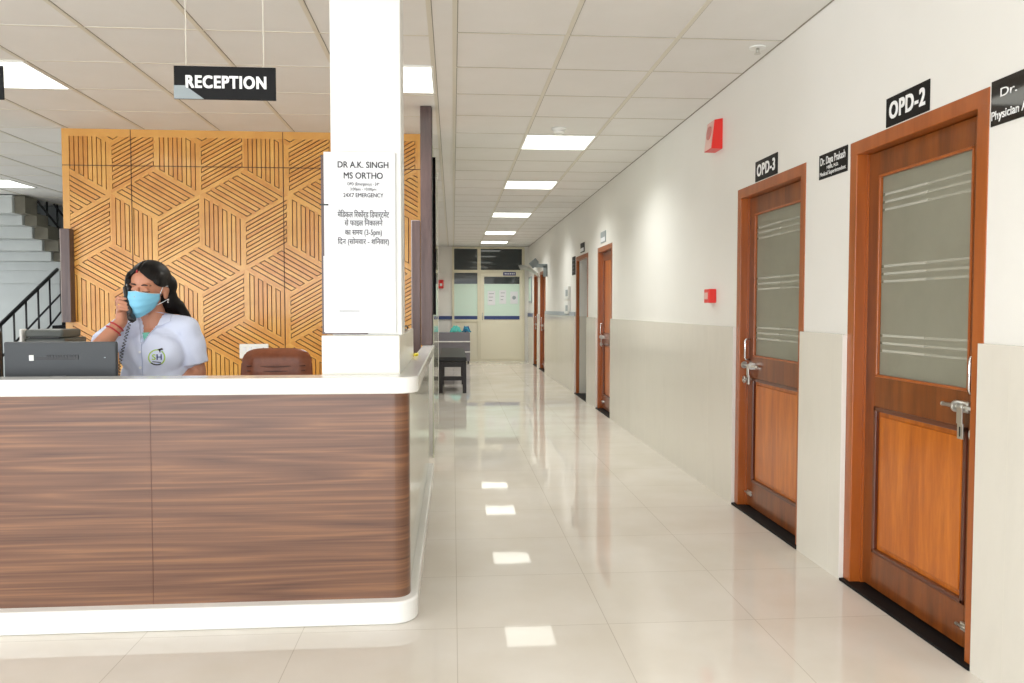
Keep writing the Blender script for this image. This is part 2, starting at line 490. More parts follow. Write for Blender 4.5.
def door(n, y0, y1, label, kind='glass', latch_far=False, open_=False):
    """door in the right wall between y0 and y1; latch_far puts the lock at the far jamb"""
    r = thing('door_%d' % n, label, 'door', (1.8, (y0 + y1) / 2, 0), kind='structure')
    fw = 0.06
    mb = MB()
    fd = 1.84 if open_ else 1.92
    mb.box((1.797, y0, 0), (fd, y0 + fw, DH), 0.003)
    mb.box((1.797, y1 - fw, 0), (fd, y1, DH), 0.003)
    mb.box((1.7965, y0, DH - fw), (fd, y1, DH), 0.003)
    if not open_: mb.box((1.845, y0 + fw, 0.0), (1.92, y0 + fw + 0.012, DH - fw)); mb.box((1.845, y1 - fw - 0.012, 0.0), (1.92, y1 - fw, DH - fw))
    mb.build('door_frame', 'frame_wood', r)
    mb = MB(); mb.box((1.775, y0 + 0.005, 0.0), (2.04, y1 - 0.005, 0.012), 0.002); mb.build('threshold', 'granite', r)
    if open_: return r
    a, b = y0 + fw + 0.004, y1 - fw - 0.004
    x0, x1 = 1.852, 1.888
    st = 0.085
    z0, z1 = 0.02, DH - fw - 0.004
    gt, gb = z1 - 0.10, 0.955       # glass top and bottom
    pt, pb = 0.825, 0.175           # lower panel
    leaf = MB()
    leaf.box((x0, a, z0), (x1, a + st, z1), 0.002); leaf.box((x0, b - st, z0), (x1, b, z1), 0.002)
    for za, zb in ((z0, pb), (pt, gb), (gt, z1)):
        leaf.box((x0, a + st, za), (x1, b - st, zb))
    leaf = leaf.build('door_leaf', 'door_wood', r)
    mb = MB(); mb.box((x0 + 0.012, a + st - 0.002, pb - 0.002), (x0 + 0.024, b - st + 0.002, pt + 0.002))
    mb.box((x0 + 0.004, a + st + 0.04, pb + 0.04), (x0 + 0.014, b - st - 0.04, pt - 0.04), 0.004)
    mb.build('lower_panel', 'panel_wood', r)
    mo = MB()
    for (ya, yb, za, zb) in ((a + st, a + st + 0.02, pb, pt), (b - st - 0.02, b - st, pb, pt), (a + st, b - st, pb, pb + 0.02), (a + st, b - st, pt - 0.02, pt)):
        mo.box((x0 - 0.006, ya, za), (x0 + 0.014, yb, zb), 0.004)
    mo.build('panel_moulding', 'moulding', r)
    if kind == 'glass':
        mb = MB(); mb.box((x0 + 0.014, a + st - 0.002, gb - 0.002), (x0 + 0.02, b - st + 0.002, gt + 0.002))
        gl = mb.build('glass_pane', 'frosted', r)
        mb = MB()
        for (ya, yb, za, zb) in ((a + st, a + st + 0.012, gb, gt), (b - st - 0.012, b - st, gb, gt), (a + st, b - st, gb, gb + 0.012), (a + st, b - st, gt - 0.012, gt)):
            mb.box((x0 - 0.003, ya, za), (x0 + 0.014, yb, zb), 0.003)
        mb.build('glazing_bead', 'frame_wood', r)
        mb = MB()
        for zc_ in (1.715, 1.405, 1.105):
            for d in (-0.033, 0, 0.033):
                mid = (a + b) / 2 - 0.02
                mb.mi = 0
                mb.box((x0 + 0.0125, mid, zc_ + d - 0.0055), (x0 + 0.0145, b - st - 0.03, zc_ + d + 0.0055))
                mb.mi = 2
                mb.box((x0 + 0.0125, a + st + 0.03, zc_ + d - 0.0055), (x0 + 0.0145, mid - 0.004, zc_ + d + 0.0055))  # near half painted dimmer to imitate the reflection across the pane
                mb.mi = 1
                mb.box((x0 + 0.012, b - st - 0.03, zc_ + d - 0.0055), (x0 + 0.0145, b - st - 0.012, zc_ + d + 0.0055))
        mb.build('clear_stripe', ['stripe', 'stripe_dark', 'stripe_reflection_dim'], gl)
    else:
        mb = MB(); mb.box((x0 + 0.012, a + st - 0.002, gb - 0.002), (x0 + 0.024, b - st + 0.002, gt + 0.002)); mb.build('upper_panel', 'panel_wood', r)
    # sliding latch: bolt, two collars, hanging hasp, staple
    yl, s = (b, -1) if latch_far else (a, 1)
    zb = 0.90
    xb = x0 - 0.022
    mb = MB()
    mb.cyl((xb, yl - s * 0.012, zb), (xb, yl + s * 0.20, zb), 0.008)
    mb.ell((xb, yl + s * 0.20, zb), 0.009)
    mb.cyl((xb, yl - s * 0.014, zb), (xb, yl - s * 0.002, zb), 0.022)
    mb.cyl((xb, yl + s * 0.112, zb), (xb, yl + s * 0.124, zb), 0.022)
    mb.cyl((xb, yl + s * 0.07, zb), (xb, yl + s * 0.10, zb), 0.013)
    mb.box((xb + 0.005, yl + s * 0.062, zb - 0.02), (x0 + 0.001, yl + s * 0.125, zb + 0.02), 0.002)
    mb.box((xb - 0.014, yl + s * 0.068, zb - 0.06), (xb - 0.008, yl + s * 0.10, zb), 0.002)
    mb.box((xb - 0.010, yl + s * 0.068, zb - 0.115), (xb - 0.004, yl + s * 0.10, zb - 0.058), 0.002)
    mb.build('sliding_latch', 'steel', r)
    mb = MB(); mb.box((xb - 0.0115, yl + s * 0.080, zb - 0.105), (xb - 0.0035, yl + s * 0.086, zb - 0.07)); mb.build('hasp_slot', 'black', r)
    mb = MB()
    pts = [(xb - 0.004, yl + s * 0.014, zb - 0.09 + 0.02 * math.sin(t)) if False else (xb - 0.006 , yl + s * (0.014 + 0.018 * math.cos(t)), zb - 0.09 + 0.018 * math.sin(t)) for t in [i * 2 * PI / 16 for i in range(17)]]
    mb.tube(pts, 0.006); mb.box((xb - 0.006, yl + s * 0.008, zb - 0.096), (x0 + 0.001, yl + s * 0.02, zb - 0.084)); mb.build('lock_staple', 'steel', r)
    # pull handle
    zp = 1.0 if latch_far else 1.02
    yp = yl + s * 0.035
    mb = MB()
    mb.tube([(x0 + 0.002, yp, zp - 0.065), (x0 - 0.03, yp, zp - 0.062), (x0 - 0.033, yp, zp - 0.05), (x0 - 0.033, yp, zp + 0.05), (x0 - 0.03, yp, zp + 0.062), (x0 + 0.002, yp, zp + 0.065)], 0.006)
    mb.build('pull_handle', 'chrome', r)
    # foot bolt / stopper
    mb = MB(); mb.cyl((x0 - 0.012, yl + s * 0.01, 0.10), (x0 - 0.012, yl + s * 0.11, 0.10), 0.006); mb.box((x0 - 0.01, yl + s * 0.03, 0.085), (x0 + 0.001, yl + s * 0.09, 0.115), 0.002)
    mb.build('foot_bolt', 'steel', r)
    return r
door(1, *DOORS[0], 'Orange-brown framed wooden door under the OPD-2 sign, nearest the viewer', 'glass')
door(2, *DOORS[1], 'Orange-brown framed wooden door under the OPD-3 sign', 'glass', latch_far=True)
door(3, *DOORS[2], 'Closed solid wooden door third along the corridor with a latch at mid height', 'solid', latch_far=True)
door(4, *DOORS[3], 'Empty wooden door frame of the open doorway beyond the third door', open_=True)
door(5, *DOORS[4], 'Narrow-looking dark wooden door second from the corridor end', 'solid', latch_far=True)
door(6, *DOORS[5], 'Last dark wooden door beside the glazed end partition', 'solid', latch_far=True)
# passage seen through the open doorway
mb = MB(); mb.box((1.842, 11.44, 1.137), (3.2, 11.5, CZ - 0.002)); mb.mi = 1; mb.box((1.842, 11.42, 0), (3.2, 11.5, 1.137))
mb.build('wall_passage', ['wall', 'dado'], kind='structure')

# ------------------------------------------------------------------ end wall of the corridor
mb = MB()
mb.box((-2.6, 18.8, 0), (-0.02, 19.0, CZ)); mb.box((1.70, 18.8, 0), (1.8, 19.0, CZ)); mb.box((-0.02, 18.8, 2.70), (1.70, 19.0, CZ))
struct(mb, 'wall_back', 'wall')
mb = MB(); mb.box((-0.6, 17.3, 0), (-0.42, 18.8, CZ)); mb.box((-0.6, 8.7, 0), (-0.42, 17.3, CZ)); struct(mb, 'wall_corridor_left', 'wall')
r = thing('door_7', 'cream aluminium glazed partition with a door at the end of the corridor', 'partition', (0.84, 18.8, 0), kind='structure')
mb = MB()
for xa, xb in ((-0.02, 0.03), (0.58, 0.66), (1.64, 1.70)): mb.box((xa, 18.76, 0), (xb, 18.84, 2.70))
for za, zb in ((0, 0.05), (2.09, 2.16), (2.66, 2.70)): mb.box((-0.02, 18.765, za), (1.70, 18.835, zb))
mb.box((0.03, 18.765, 0.93), (0.58, 18.835, 0.99))
mb.build('partition_frame', 'alum', r)
mb = MB(); mb.box((0.03, 18.79, 2.16), (0.58, 18.80, 2.66)); mb.box((0.66, 18.79, 2.16), (1.64, 18.80, 2.66)); mb.build('transom_glass', 'dark_glass', r)
mb = MB(); mb.box((0.03, 18.79, 1.83), (0.58, 18.80, 2.09)); mb.box((0.74, 18.765, 1.83), (1.58, 18.775, 2.0)); mb.build('dark_upper_glass', 'dark_glass', r)
mb = MB(); mb.box((0.03, 18.788, 1.06), (0.58, 18.80, 1.83)); mb.box((0.74, 18.763, 1.06), (1.58, 18.775, 1.83)); mb.build('frosted_glass', 'green_film', r)
mb = MB(); mb.box((0.03, 18.786, 0.99), (0.58, 18.80, 1.07)); mb.box((0.74, 18.761, 0.99), (1.58, 18.775, 1.07)); mb.build('navy_band', 'navy', r)
mb = MB(); mb.box((0.03, 18.786, 0.05), (0.58, 18.80, 0.93)); mb.build('side_board', 'cream_board', r)
mb = MB()
mb.box((0.66, 18.772, 0.045), (0.74, 18.80, 2.10)); mb.box((1.58, 18.772, 0.045), (1.64, 18.80, 2.10)); mb.box((0.74, 18.772, 2.0), (1.58, 18.80, 2.10)); mb.box((0.74, 18.772, 0.045), (1.58, 18.80, 1.0))
dl = mb.build('door_leaf', 'cream_board', r)
mb = MB(); mb.tube([(0.70, 18.765, 0.98), (0.70, 18.72, 0.98), (0.70, 18.72, 1.14), (0.70, 18.765, 1.14)], 0.008); mb.build('pull_handle', 'chrome', dl)
for i, (x0, x1, z0, z1, lab) in enumerate(((0.82, 1.00, 1.33, 1.66, 'white notice on the frosted end door, next to its hinge-free edge'), (1.10, 1.26, 1.36, 1.68, 'white notice in the middle of the frosted end door'), (1.36, 1.54, 1.36, 1.65, 'white notice with a grey roundel on the frosted end door'))):
    p = thing('notice', lab, 'notice', (x0, 18.76, z0), 'notices on the end door')
    mb = MB(); mb.box((x0, 18.757, z0), (x1, 18.762, z1)); mb.build('sheet', 'paper', p)
    if i == 2:
        mb = MB(); mb.cyl(((x0 + x1) / 2, 18.757, (z0 + z1) / 2), ((x0 + x1) / 2, 18.755, (z0 + z1) / 2), 0.045); mb.build('roundel', 'mark_grey', p)
    else:
        for q in range(3):
            mb = MB(); mb.box((x0 + 0.03, 18.755, z1 - 0.07 - q * 0.08), (x1 - 0.03 - 0.02 * q, 18.7568, z1 - 0.055 - q * 0.08)); mb.build('print_line', 'mark_grey', p)
p = thing('door_sign', 'small navy name plate above the glazed end door', 'sign', (1.34, 18.75, 2.05))
mb = MB(); mb.box((1.19, 18.75, 2.03), (1.49, 18.764, 2.11)); mb.build('plate', 'navy_print', p)
mb = MB()
for q in range(6): mb.box((1.225 + q * 0.042, 18.747, 2.055), (1.252 + q * 0.042, 18.7505, 2.085))
mb.build('lettering', 'lettering', p)
mb = MB(); mb.box((-0.42, 18.775, 0.99), (-0.02, 18.7995, 1.07)); mb.build('trim_20', 'navy', kind='structure')
mb = MB(); mb.box((1.774, 17.62, 1.06), (1.7995, 18.78, 1.14)); mb.build('trim_21', 'navy', kind='structure')
mb = MB(); mb.box((1.779, 11.55, 1.138), (1.7995, 15.28, 1.20)); mb.build('trim_22', mat('grey_blue_stripe', (166, 174, 182), 0.4), kind='structure')
p = thing('fire_call_box', 'small red box on the far cream wall beside the glazed partition', 'alarm', (-0.29, 18.79, 1.82))
mb = MB(); mb.box((-0.34, 18.73, 1.72), (-0.22, 18.7995, 1.92), 0.008); mb.build('box', 'red', p)
mb = MB(); mb.box((-0.31, 18.725, 1.78), (-0.25, 18.732, 1.84)); mb.build('cover', 'white_plastic', p)

# ------------------------------------------------------------------ left area: feature wall block, stair hall
mb = MB()
mb.box((-3.17, 6.76, 0), (-0.173, 6.9, CZ)); mb.box((-3.17, 6.9, 0), (-2.95, 8.7, CZ)); mb.box((-0.42, 6.9, 0), (-0.173, 8.7, CZ)); mb.box((-3.13, 8.5, 0), (-0.42, 8.7, CZ))
struct(mb, 'wall_reception', 'wall')
mb = MB(); mb.box((-0.172, 6.62, 0), (-0.160, 8.7, 2.60)); mb.build('trim_30', 'side_tile', kind='structure')
mb = MB(); mb.box((-0.165, 6.60, 1.20), (-0.140, 6.78, 2.50)); mb.build('trim_31', 'black_gloss', kind='structure')
mb = MB(); mb.box((-0.172, 8.62, 0), (-0.158, 8.7, CZ)); mb.build('trim_32', 'white_tile', kind='structure')

# carved wood wall panel: cube pattern of slats on a dark board
PX0, PX1, PZ0, PZ1, PY = -3.15, -0.262, 0.02, 2.708, 6.70
pan = thing('carved_wall_panel', 'honey coloured wooden wall panel carved with slatted cubes behind the reception counter', 'wall panel', ((PX0 + PX1) / 2, 6.76, 0))
mb = MB(); mb.box((PX0, 6.715, PZ0), (PX1, 6.759, PZ1)); mb.build('backing_board', 'bamboo_back', pan)

def clip(poly, x0, x1, z0, z1):
    for ax, lim, sgn in ((0, x0, 1), (0, x1, -1), (1, z0, 1), (1, z1, -1)):
        out = []
        for i in range(len(poly)):
            p, q = poly[i - 1], poly[i]
            dp, dq = (p[ax] - lim) * sgn, (q[ax] - lim) * sgn
            if dp >= 0: out.append(p)
            if (dp > 0 > dq) or (dp < 0 < dq):
                t = dp / (dp - dq); out.append((p[0] + (q[0] - p[0]) * t, p[1] + (q[1] - p[1]) * t))
        poly = out
        if len(poly) < 3: return []
    return poly
bm = bmesh.new()
tone = bm.verts.layers.float.new('tone')
def slab_poly(poly, y, t, b=0.0):
    poly = clip(poly, PX0 + 0.055, PX1 - 0.03, PZ0, PZ1 - 0.06)
    if len(poly) < 3: return
    F = [bm.verts.new((x, y, z)) for x, z in poly]; B = [bm.verts.new((x, 6.717, z)) for x, z in poly]
    for v in F + B: v[tone] = t
    n = len(poly)
    try:
        bm.faces.new(F); bm.faces.new(B[::-1])
        for i in range(n): bm.faces.new([F[i], B[i], B[(i + 1) % n], F[(i + 1) % n]])
    except ValueError: pass
A_ = 0.408                                   # edge of a rhombus
S_ = A_ * math.cos(PI / 6); HH = A_ * 0.5
def rhombus(o, e1, e2, n=7):
    """slats run along e1 and are stepped across e2"""
    m = 0.032; g_ = 0.010
    P = lambda u, v: (o[0] + e1[0] * u + e2[0] * v, o[1] + e1[1] * u + e2[1] * v)
    e = 0.016                                # dark gap at the ends of every second slat
    for k in range(n):
        a = k / n + (g_ if k else 0.0); b_ = (k + 1) / n - (g_ if k < n - 1 else 0.0)
        sh = m + e if (k % 2 and k < n - 1) else 0.0
        slab_poly([P(sh, a), P(1 - sh, a), P(1 - sh, b_), P(sh, b_)], PY, random.random())
    t = random.random() * 0.3 + 0.6          # border strips, flush
    for (u0, u1) in ((0.0, m), (1 - m, 1)):
        slab_poly([P(u0, 0), P(u1, 0), P(u1, 1), P(u0, 1)], PY + 0.0004, t)
# lattice: the centre vertex of a cube (top face's lower corner)
cx0, cz0 = -2.419, 1.985
for r_ in range(-4, 4):
    for c_ in range(-4, 5):
        cx = cx0 + c_ * 2 * S_ + (S_ if r_ % 2 else 0)
        cz = cz0 + r_ * 1.5 * A_
        if cx < PX0 - 1 or cx > PX1 + 1 or cz < -0.8 or cz > 3.6: continue
        rhombus((cx, cz), (-S_, HH), (S_, HH), 10)                  # top: slats fall to the right
        rhombus((cx - S_, cz + HH - A_), (0, A_), (S_, -HH), 10)    # left: upright slats
        rhombus((cx, cz - A_), (S_, HH), (0, A_), 12)               # right: slats rise to the right
me = bpy.data.meshes.new('slats')
bmesh.ops.recalc_face_normals(bm, faces=bm.faces)
bmesh.ops.translate(bm, vec=-pan.location, verts=bm.verts)
bm.to_mesh(me); bm.free(); me.materials.append(M['bamboo'])
o = bpy.data.objects.new('slats', me); COL.objects.link(o); o.parent = pan
mb = MB()
mb.box((PX0, PY - 0.002, PZ0), (PX0 + 0.055, 6.717, PZ1)); mb.box((PX1 - 0.03, PY - 0.002, PZ0), (PX1, 6.717, PZ1)); mb.box((PX0 + 0.055, PY - 0.002, PZ1 - 0.06), (PX1 - 0.03, 6.717, PZ1))
mb.build('border', streak_mat('honey_bamboo_border', [(0.25, (214, 154, 76)), (0.75, (228, 172, 90))], (5, 5, 5), 0.28, coat=0.35), pan)
mb = MB()
for xs_ in (-2.61, -1.395): mb.box((xs_ - 0.003, PY - 0.004, PZ0), (xs_ + 0.003, PY + 0.01, PZ1 - 0.002))
mb.box((PX0, PY - 0.004, 2.411), (PX1, PY + 0.01, 2.417))
mb.build('panel_joint', 'bamboo_back', pan)

# dark planks
def plank(a, b, label):
    p = thing('dark_plank', label, 'plank', (a[0], a[1], a[2]), 'dark laminate planks around the counter')
    mb = MB(); mb.box(a, b, 0.003); mb.build('board', 'dark_plank', p)
    mb = MB(); mb.box((a[0] - 0.002, a[1] - 0.003, a[2]), (a[0] + 0.006, a[1] + 0.004, b[2]), 0.001); mb.build('edge_strip', mat('plank_edge', (150, 138, 134), 0.4), p)
plank((-3.142, 6.62, 1.143), (-3.07, 6.697, 1.895), 'short dark plank fixed on the stair side edge of the carved panel')
plank((-0.30, 5.80, 0.0), (-0.236, 5.86, 1.895), 'lower dark plank standing behind the end of the counter')
post = thing('tall_post', 'tall dark brown post rising from the far end of the counter to the ceiling', 'post', (-0.19, 5.84, 0.985))
mb = MB(); mb.box((-0.232, 5.78, 0.988), (-0.150, 5.90, CZ - 0.001), 0.004); mb.build('shaft', 'dark_plank', post)
mb = MB(); mb.box((-0.149, 5.81, 0.988), (-0.146, 5.87, CZ - 0.001)); mb.build('edge_strip', 'black', post)

# stair hall
mb = MB(); mb.box((-9, -5, 0), (-8.8, -4.6, CZ)); mb.box((-9, -4.6, 0), (-8.8, 1.4, 0.3)); mb.box((-9, -4.6, 2.55), (-8.8, 1.4, CZ)); mb.box((-9, 1.4, 0), (-8.8, 9.0, CZ)); mb.box((-9, 9.0, 2.4), (-8.8, 12.2, 4.6)); mb.box((-9, 9.0, 0), (-8.8, 12.2, 0.9)); mb.box((-9, 12.2, 0), (-8.8, 14.2, 4.6)); struct(mb, 'wall_left', 'wall_grey')
mb = MB(); mb.box((-9, 14.0, 0), (-2.6, 14.2, 4.6)); struct(mb, 'wall_stair', 'wall_grey')
mb = MB(); mb.box((-2.75, 8.7, 0), (-2.6, 14.0, 4.6)); mb.box((-9, 11.75, CZ), (-2.6, 11.85, 4.6)); struct(mb, 'wall_stair_side', 'wall_grey')
mb = MB(); mb.box((-9, 11.75, 4.6), (-2.6, 14.2, 4.7)); struct(mb, 'ceiling_stair', 'ceiling')
st = thing('staircase', 'grey concrete staircase with black granite treads in the hall beyond the carved panel', 'staircase', (-5.7, 11.0, 0))
mb = MB()
zt = [1.957, 2.081, 2.226, 2.376, 2.504, 2.70]
XE = [-5.703, -5.69, -5.67, -5.656, -5.636, -5.612]
prev = 1.80
for i, z in enumerate(zt):
    yn = 12.0 - 0.28 * i
    mb.box((-8.75, yn, prev), (XE[i], yn + 0.34, z), 0.004)
    mb.box((-8.75, yn - 0.012, z - 0.03), (XE[i] + 0.012, yn + 0.05, z), 0.004)
    prev = z - 0.03
mb.box((-8.75, 12.1, 0), (-5.74, 12.3, 1.82)); mb.box((-8.75, 12.05, 1.62), (-5.70, 12.30, 1.80))
mb.build('upper_flight', 'wall_grey', st)
mb = MB()
for i, z in enumerate(zt):
    yn = 12.05 - 0.28 * i
    mb.box((XE[i] + 0.002, yn + 0.005, (zt[i - 1] if i else 1.80) - 0.03), (-5.48, yn + 0.30, z), 0.002)
mb.build('side_string', 'olive', st)
mb = MB()
steps = [(10.45, 0.17), (10.72, 0.34), (11.0, 0.51), (11.28, 0.68), (11.5, 0.85), (11.72, 1.01), (12.0, 1.19), (12.28, 1.36), (12.56, 1.53), (12.84, 1.70)]
for y_, z_ in steps:
    mb.box((-5.70, y_, 0 if z_ < 0.5 else z_ - 0.35), (-4.3, y_ + 0.34, z_), 0.003)
mb.box((-8.75, 13.12, 1.6), (-4.3, 13.98, 1.80))
mb.build('lower_flight', 'granite', st)
def rail_set(top, mids, posts, r_=0.014):
    mb = MB(); mb.tube([V(p) for p in top], 0.026); mb.build('handrail', 'rail', st)
    for l in mids:
        mb = MB(); mb.tube([V(p) for p in l], r_); mb.build('lower_rail', 'rail', st)
    for a, b in posts:
        mb = MB(); mb.cyl(a, b, 0.013, n=10); mb.build('baluster', 'rail', st)
Xr = -5.75
def ln(y, a, b):
    return a[2] + (b[2] - a[2]) * (y - a[1]) / (b[1] - a[1])
T = [(Xr, 9.2, 0.36), (Xr, 10.513, 1.042), (Xr, 12.6, 2.125)]
m1 = [(Xr, 9.4, 0.0), (Xr, 10.679, 0.715), (Xr, 12.6, 1.73)]
m2 = [(Xr, 10.2, 0.07), (Xr, 11.481, 0.84), (Xr, 12.6, 1.50)]
posts = []
for y_ in (9.95, 10.22, 10.50, 10.80, 11.10, 11.42, 11.74, 12.06, 12.38):
    foot = 0.0
    for sy, sz in steps:
        if sy <= y_: foot = sz
    posts.append(((Xr + 0.02, y_, foot if y_ > 10.45 else 0), (Xr + 0.02, y_, ln(y_, T[0], T[2]))))
rail_set(T, [m1, m2], posts)
X2 = -5.53
posts2 = []
for i, z in enumerate(zt[:5]):
    y_ = 12.15 - 0.28 * i
    posts2.append(((X2, y_, z), (X2, y_, CZ + 0.3 if y_ > 11.9 else CZ - 0.004)))
    mb = MB(); mb.box((X2 - 0.05, y_ - 0.03, z), (X2 + 0.04, y_ + 0.03, z + 0.012)); mb.build('rail_foot', 'rail', st)
rail_set([(X2, 12.9, 2.22), (X2, 12.0, 2.70)], [[(X2, 12.9, 1.72), (X2, 11.05, 2.69)], [(X2, 12.9, 1.97), (X2, 11.5, 2.70)]], posts2)

# ------------------------------------------------------------------ column with its tiled foot wall
mb = MB()
mb.box((-0.496, 3.30, 1.145), (-0.211, 3.50, CZ - 0.001), 0.004)
col = struct(mb, 'column', 'column')
mb = MB()
mb.box((-0.536, 3.276, 0.01), (-0.219, 4.40, 1.145), 0.004)
mb.build('tiled_base', 'column_tile', col)
# notice strip board and papers on the column
nb = thing('notice_strip', 'dark plank with white paper notices fixed to the front of the column', 'notice', (-0.40, 3.30, 1.14))
mb = MB(); mb.box((-0.535, 3.291, 1.150), (-0.35, 3.2990, 1.880), 0.001); mb.build('board', 'dark_plank', nb)
mb = MB(); mb.box((-0.523, 3.2890, 1.155), (-0.235, 3.2905, 1.892)); mb.build('paper_sheet', 'paper', nb)
mb = MB(); mb.box((-0.527, 3.2886, 1.158), (-0.236, 3.2896, 1.470)); mb.build('lower_sheet', 'paper', nb)
tx = lambda s, z, size, m='dark_print', bold=0.0, fit=None, x=-0.364: lettering(s, size, face_cam(x, 3.2878, z), m, nb, bold=bold, fit=fit)
tx('DR A.K. SINGH', 1.840, 0.036, 'dark_print', 0.014, 0.205)
tx('MS ORTHO', 1.796, 0.036, 'dark_print', 0.014, 0.158)
tx('OPD (Emergency) - 24*', 1.763, 0.018, 'grey_print', 0, 0.130)
tx('3:00pm - 10:00pm', 1.742, 0.017, 'grey_print', 0, 0.105)
tx('24X7 EMERGENCY', 1.717, 0.024, 'dark_print', 0.005, 0.162)
tx('मेिडकल िरकॉर्ड िडपार्टमेंट', 1.638, 0.034, 'grey_print', 0.012, 0.210)
tx('से फाइल िनकालने', 1.604, 0.032, 'grey_print', 0.012, 0.155)
tx('का समय (3-5pm)', 1.566, 0.032, 'grey_print', 0.012, 0.150)
tx('िदन (सोमवार - शिनवार)', 1.528, 0.032, 'grey_print', 0.012, 0.208)
mb = MB(); mb.box((-0.486, 3.2878, 1.2805), (-0.351, 3.2887, 1.2815)); mb.build('footer_line', 'grey_print', nb)
mb = MB(); mb.box((-0.465, 3.2878, 1.2435), (-0.382, 3.2892, 1.2465)); mb.build('footer_line', 'grey_print', nb)
mb = MB(); mb.box((-0.540, 3.2872, 1.675), (-0.505, 3.2892, 1.681)); mb.build('tape_mark', 'black', nb)

# ------------------------------------------------------------------ reception counter
def arc(cx, cy, r, a0, a1, n=10):
    return [(cx + r * math.cos(math.radians(a0 + (a1 - a0) * i / n)), cy + r * math.sin(math.radians(a0 + (a1 - a0) * i / n))) for i in range(n + 1)]
desk = thing('reception_counter', 'long walnut laminate reception counter with white stone top and curved corner', 'counter', (-1.7, 3.3, 0))
L0 = -3.6
def lshape(front, right, rad, yi, xi, yend):
    return [(L0, front)] + arc(right - rad, front + rad, rad, -90, 0) + [(right, yend), (xi, yend), (xi, yi), (L0, yi)]
mb = MB(); mb.prism(lshape(3.165, -0.178, 0.065, 3.25, -0.226, 3.23 + 0.02)[:0] or ([(L0, 3.165)] + arc(-0.243, 3.23, 0.065, -90, 0) + [(-0.178, 3.25), (L0, 3.25)]), 0.088, 0.92, smooth=False)
fp = mb.build('front_panel', 'counter_wood', desk)
mb = MB(); mb.box((-1.181, 3.1635, 0.092), (-1.1795, 3.166, 0.919)); mb.build('panel_seam', 'moulding', fp)
mb = MB(); mb.box((-0.224, 3.2505, 0.10), (-0.182, 5.95, 0.92)); mb.build('side_panel', 'side_tile', desk)
mb = MB(); mb.prism(lshape(3.115, -0.140, 0.085, 3.274, -0.225, 5.95), 0.92, 0.985); o = mb.build('countertop', 'marble', desk)
bv = o.modifiers.new('bevel', 'BEVEL'); bv.width = 0.008; bv.segments = 3; bv.limit_method = 'ANGLE'
mb = MB(); mb.prism([(L0, 3.112)] + arc(-0.245, 3.212, 0.10, -90, 0) + [(-0.145, 5.95), (-0.224, 5.95), (-0.224, 3.26), (L0, 3.26)], 0.0, 0.090); o = mb.build('plinth', 'marble', desk)
bv = o.modifiers.new('bevel', 'BEVEL'); bv.width = 0.01; bv.segments = 3; bv.limit_method = 'ANGLE'
mb = MB(); mb.box((L0, 3.255, 0.72), (-0.60, 3.60, 0.76), 0.003); mb.build('inner_worktop', 'marble', desk)
for xx in (L0, -2.0, -0.65):
    mb = MB(); mb.box((xx, 3.42, 0.0), (xx + 0.03, 3.58, 0.72)); mb.build('worktop_support', 'counter_wood', desk)

# things on / behind the counter
def monitor(loc, wd, hz, rotz, label, m='monitor', detail=True):
    r = thing('computer_monitor', label, 'monitor', loc, 'monitors on the reception desk')
    x, y, z = loc
    mb = MB()
    mb.box((x - wd / 2, y - 0.012, z + hz - 0.32), (x + wd / 2, y + 0.012, z + hz), 0.006)
    mb.build('casing', m, r)
    mb = MB(); mb.box((x - wd / 2 + 0.012, y + 0.0118, z + hz - 0.305), (x + wd / 2 - 0.012, y + 0.0135, z + hz - 0.015)); mb.build('screen', 'black_gloss', r)
    mb = MB(); mb.box((x - 0.03, y - 0.045, z + 0.01), (x + 0.03, y - 0.02, z + hz - 0.14), 0.005); mb.build('stand', m, r)
    mb = MB(); mb.box((x - 0.12, y - 0.08, z), (x + 0.12, y + 0.07, z + 0.012), 0.004); mb.build('base', m, r)
    if detail:
        mb = MB(); mb.box((x - wd * 0.22, y - 0.0135, z + hz - 0.075), (x + wd * 0.15, y - 0.011, z + hz - 0.062)); 
        for q in range(12): mb.box((x - wd * 0.12 + q * 0.011, y - 0.0145, z + hz - 0.074), (x - wd * 0.12 + q * 0.011 + 0.006, y - 0.011, z + hz - 0.054))
        mb.build('vent', 'black', r)
        mb = MB(); mb.box((x - wd * 0.275, y - 0.0135, z + hz - 0.078), (x - wd * 0.235, y - 0.011, z + hz - 0.055)); mb.build('sticker', 'white_plastic', r)
        mb = MB(); mb.box((x + wd * 0.39, y - 0.0128, z + hz - 0.068), (x + wd * 0.405, y - 0.0110, z + hz - 0.064)); mb.build('maker_mark', 'mark_grey', r)
    r.rotation_euler = (0, 0, rotz)
    return r
monitor((-1.628, 3.42, 0.76), 0.450, 0.357, 0.0, 'charcoal flat monitor seen from the back, in front of the woman on the phone')
monitor((-2.15, 3.50, 0.76), 0.46, 0.40, 0.06, 'dark monitor cut by the picture edge beside the larger charcoal monitor', m='black', detail=False)
